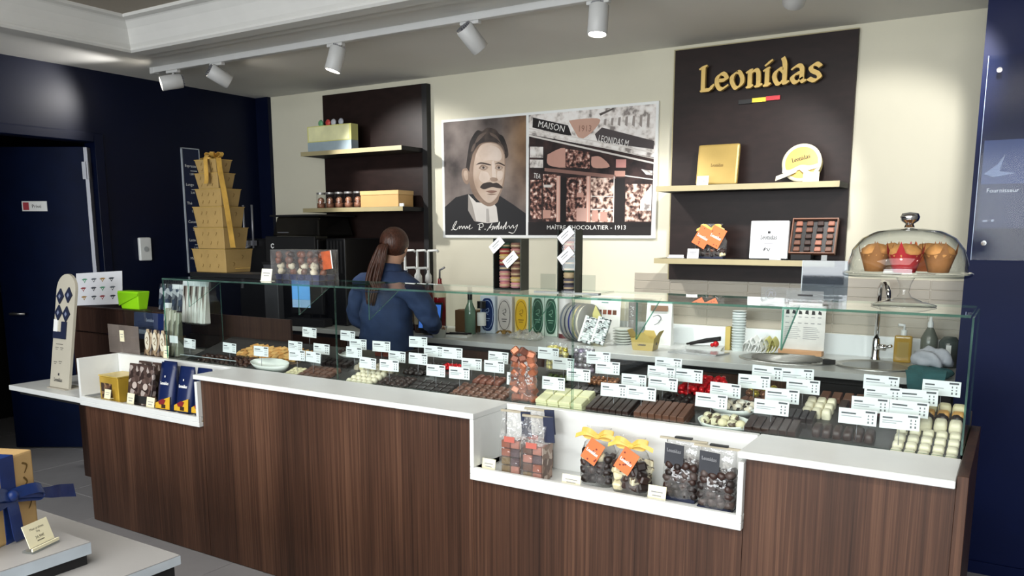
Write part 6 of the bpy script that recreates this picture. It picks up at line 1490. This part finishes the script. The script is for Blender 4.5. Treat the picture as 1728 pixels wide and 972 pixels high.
# ================================================================== the person behind the case
def skin(name, nodes, edges, root, sub=2, parent=None, m=None, smooth=True):
    """nodes: {key: (x, y, z, rx, ry)}"""
    keys = list(nodes); idx = {k: i for i, k in enumerate(keys)}
    me = bpy.data.meshes.new(name + '_sk'); me.from_pydata([nodes[k][:3] for k in keys], [(idx[a], idx[b]) for a, b in edges], [])
    o = bpy.data.objects.new(name + '_sk', me); COL.objects.link(o)
    md = o.modifiers.new('skin', 'SKIN'); md.use_smooth_shade = True; md.branch_smoothing = .6
    if not me.skin_vertices: return None
    sv = me.skin_vertices[0].data
    for k in keys: sv[idx[k]].radius = nodes[k][3:5]; sv[idx[k]].use_root = (k == root); sv[idx[k]].use_loose = False
    s = o.modifiers.new('sub', 'SUBSURF'); s.levels = sub; s.render_levels = sub
    dg = bpy.context.evaluated_depsgraph_get(); dg.update()
    out = bpy.data.meshes.new_from_object(o.evaluated_get(dg)); out.name = name
    bpy.data.objects.remove(o); bpy.data.meshes.remove(me)
    out.materials.clear(); out.materials.append(m)
    for p in out.polygons: p.use_smooth = True; p.material_index = 0
    return put(out, name, parent)
SKINM = P('skin', 'c69a80', .55, var=.06, nscale=12); HAIR = P('brown_hair', '43261a', .45, var=.45, nscale=40, stretch=(3, 3, .5), bump=.35); DENIM = P('navy_denim', '26385a', .85, var=.2, nscale=9, bump=.9); TROUS = P('dark_trousers', '15171f', .85)
SHOE = P('black_shoe', '0c0c0e', .5)
W = thing('person', 'person with brown ponytail in navy denim jacket, back turned, at the back counter', 'person', (-3.27, 3.82, 0), .12)
N = {'pelvis': (0, 0, .92, .15, .11), 'waist': (0, .0, 1.05, .125, .095), 'chest': (0, -.01, 1.2, .14, .10), 'up': (0, .0, 1.29, .075, .06), 'neck': (.012, .02, 1.40, .052, .052), 'skull0': (.022, .045, 1.46, .06, .066),
     'skull1': (.03, .055, 1.53, .072, .086), 'skull2': (.03, .045, 1.585, .05, .062),
     'shl': (-.15, .005, 1.285, .042, .04), 'ell': (-.25, .03, 1.07, .036, .036), 'wrl': (-.16, .25, .975, .027, .027), 'hal': (-.12, .32, .965, .03, .017),
     'shr': (.15, .005, 1.285, .042, .04), 'elr': (.262, .06, 1.072, .036, .036), 'wrr': (.16, .28, 1.0, .027, .027), 'har': (.12, .35, .995, .03, .017),
     'hil': (-.09, 0, .86, .085, .085), 'knl': (-.1, .015, .48, .055, .055), 'anl': (-.105, -.01, .09, .036, .036), 'tol': (-.11, .14, .035, .034, .026),
     'hir': (.09, 0, .86, .085, .085), 'knr': (.1, .015, .48, .055, .055), 'anr': (.105, -.01, .09, .036, .036), 'tor': (.11, .14, .035, .034, .026)}
E_ = [('pelvis', 'waist'), ('waist', 'chest'), ('chest', 'up'), ('up', 'neck'), ('neck', 'skull0'), ('skull0', 'skull1'), ('skull1', 'skull2'), ('up', 'shl'), ('shl', 'ell'), ('ell', 'wrl'), ('wrl', 'hal'), ('up', 'shr'), ('shr', 'elr'), ('elr', 'wrr'), ('wrr', 'har'),
      ('pelvis', 'hil'), ('hil', 'knl'), ('knl', 'anl'), ('anl', 'tol'), ('pelvis', 'hir'), ('hir', 'knr'), ('knr', 'anr'), ('anr', 'tor')]
for s, hx, hy, hz, sg in (('l', -.12, .32, .965, 1), ('r', .12, .35, .995, -1)):
    for k, (dx, L) in enumerate(((-.028, .055), (-.01, .066), (.009, .062), (.027, .05))):
        N['f%s%da' % (s, k)] = (hx + dx, hy + .035, hz, .0085, .0085); N['f%s%db' % (s, k)] = (hx + dx * 1.15, hy + .035 + L * .55, hz + .004, .0085, .0085); N['f%s%dc' % (s, k)] = (hx + dx * 1.2, hy + .035 + L, hz - .018, .007, .007)
        E_ += [('ha' + s, 'f%s%da' % (s, k)), ('f%s%da' % (s, k), 'f%s%db' % (s, k)), ('f%s%db' % (s, k), 'f%s%dc' % (s, k))]
    N['t%sa' % s] = (hx + sg * .04, hy + .0, hz, .0095, .0095); N['t%sb' % s] = (hx + sg * .052, hy + .04, hz - .008, .008, .008)
    E_ += [('ha' + s, 't%sa' % s), ('t%sa' % s, 't%sb' % s)]
body = skin('body', N, E_, 'pelvis', 2, W, SKINM)
# face turned to the right and down: eyes, nose, mouth, ear
HR_ = TR(.03, .055, 1.525) @ RZ(.12) @ RX(-.22)
def fp(name, mb, m):
    mb.T = HR_ @ mb.T; return mb
b = MB().mat(SKINM); b.T = HR_; b.ell((0, .012, -.01), .066, .078, .092, 20, 14); b.ell((0, .09, -.018), .011, .017, .016, 10, 8); b.ell((0, .075, -.07), .03, .022, .022, 12, 8)
for sx in (-1, 1): b.ell((sx * .072, .0, -.012), .009, .02, .031, 10, 8)
b.build('face', W)
b = MB().mat(P('lips', 'a55a52', .5)); b.T = HR_; b.ell((0, .087, -.05), .021, .007, .006, 10, 6); b.build('mouth', W)
for sx in (-1, 1):
    b = MB().mat(WHITEP); b.T = HR_; b.ell((sx * .028, .078, .006), .012, .008, .008, 10, 8); b.mat(DARKINK); b.ell((sx * .028, .0845, .006), .0045, .003, .0045, 8, 6); b.mat(HAIR); b.ell((sx * .029, .084, .024), .016, .004, .0035, 8, 6); b.build('eye', W)
# hair cap, tie and ponytail
b = MB().mat(HAIR); b.T = HR_; b.ell((0, -.016, .016), .086, .098, .094, 26, 18); hc = b.mesh('hair')
put(hc, 'hair', W)
hp = TR(.03, .055, 1.525)
pt = {'a': (.02, -.03, 1.535, .032, .03), 'b': (.015, -.068, 1.51, .036, .03), 'c': (.0, -.088, 1.44, .044, .032), 'd': (-.012, -.118, 1.36, .05, .03), 'e': (-.022, -.132, 1.28, .046, .026), 'f': (-.03, -.14, 1.20, .02, .012)}
b = MB().mat(HAIR); rnd = random.Random(12); cen = [Vector(v[:3]) for v in pt.values()]; rad = [.026, .034, .046, .054, .05, .03]
for q in range(34):
    a_ = rnd.uniform(0, 6.28); f = math.sqrt(rnd.random()); ln = rnd.uniform(.0, .03)
    pth = crom3([c_ + Vector((math.cos(a_) * r_ * f + rnd.uniform(-.004, .004), math.sin(a_) * r_ * .55 * f + rnd.uniform(-.004, .004), 0)) for c_, r_ in zip(cen, rad)][:-1] + [cen[-1] + Vector((math.cos(a_) * .028 * f, math.sin(a_) * .015, -ln))], 3)
    m_ = len(pth); b.tube(pth, [.0105 * (1 - .75 * (i / (m_ - 1)) ** 3) for i in range(m_)], 6)
b.build('ponytail', W)
MB().mat(P('hair_tie', '2a1414', .7)).lathe([(.03, -.008), (.038, 0), (.03, .008)], 16).build('hair_tie', W, loc=(.016, -.06, 1.518), rot=(1.0, 0, 0))
# jacket
J = {'hem': (0, -.0, .86, .20, .145), 'waist': (0, 0, 1.03, .185, .14), 'chest': (0, -.012, 1.2, .195, .145), 'up': (0, -.008, 1.315, .15, .105), 'col': (.008, .01, 1.385, .072, .066),
     'shl': (-.165, -.0, 1.305, .098, .088), 'ual': (-.225, .01, 1.19, .078, .074), 'ell': (-.26, .03, 1.06, .066, .064), 'wrl': (-.175, .215, .985, .045, .045),
     'shr': (.165, 0, 1.305, .098, .088), 'uar': (.232, .02, 1.19, .078, .074), 'elr': (.272, .06, 1.06, .066, .064), 'wrr': (.175, .245, 1.005, .045, .045)}
jk = skin('denim_jacket', J, [('hem', 'waist'), ('waist', 'chest'), ('chest', 'up'), ('up', 'col'), ('up', 'shl'), ('shl', 'ual'), ('ual', 'ell'), ('ell', 'wrl'), ('up', 'shr'), ('shr', 'uar'), ('uar', 'elr'), ('elr', 'wrr')], 'waist', 3, W, DENIM)
from mathutils import noise as mnoise
for v, nn in zip(jk.data.vertices, [v.normal.copy() for v in jk.data.vertices]):
    p = v.co
    f = mnoise.noise(Vector((p.x * 9, p.y * 9, p.z * 17 + p.x * 12))) * .02 + mnoise.noise(p * 28) * .006
    v.co = p + nn * f
b = MB().mat(DENIM)
b.lathe([(.078, -.02), (.088, .0), (.072, .045), (.066, .043), (.076, .0)], 24, (0, 0, 0), 1., .95)
b.build('collar', jk, loc=(.01, .012, 1.37), rot=(-.12, .0, 0))
b = MB().mat(P('denim_seam', '1b2a4a', .9)); b.tube([(-.15, -.137, 1.265), (0, -.158, 1.255), (.15, -.137, 1.265)], .0035, 6); b.build('yoke_seam', jk)
T_ = {'p': (0, 0, .90, .165, .125), 'hl': (-.092, 0, .82, .10, .10), 'kl': (-.1, .012, .48, .075, .078), 'al': (-.105, -.01, .08, .062, .064), 'hr': (.092, 0, .82, .10, .10), 'kr': (.1, .012, .48, .075, .078), 'ar': (.105, -.01, .08, .062, .064)}
skin('trousers', T_, [('p', 'hl'), ('hl', 'kl'), ('kl', 'al'), ('p', 'hr'), ('hr', 'kr'), ('kr', 'ar')], 'p', 2, W, TROUS)
for sx in (-1, 1):
    b = MB().mat(SHOE); b.ell((sx * .108, .06, .035), .048, .125, .046, 16, 10); me = b.mesh('shoe')
    for v in me.vertices: v.co.z = max(0, v.co.z)
    put(me, 'shoe', W)
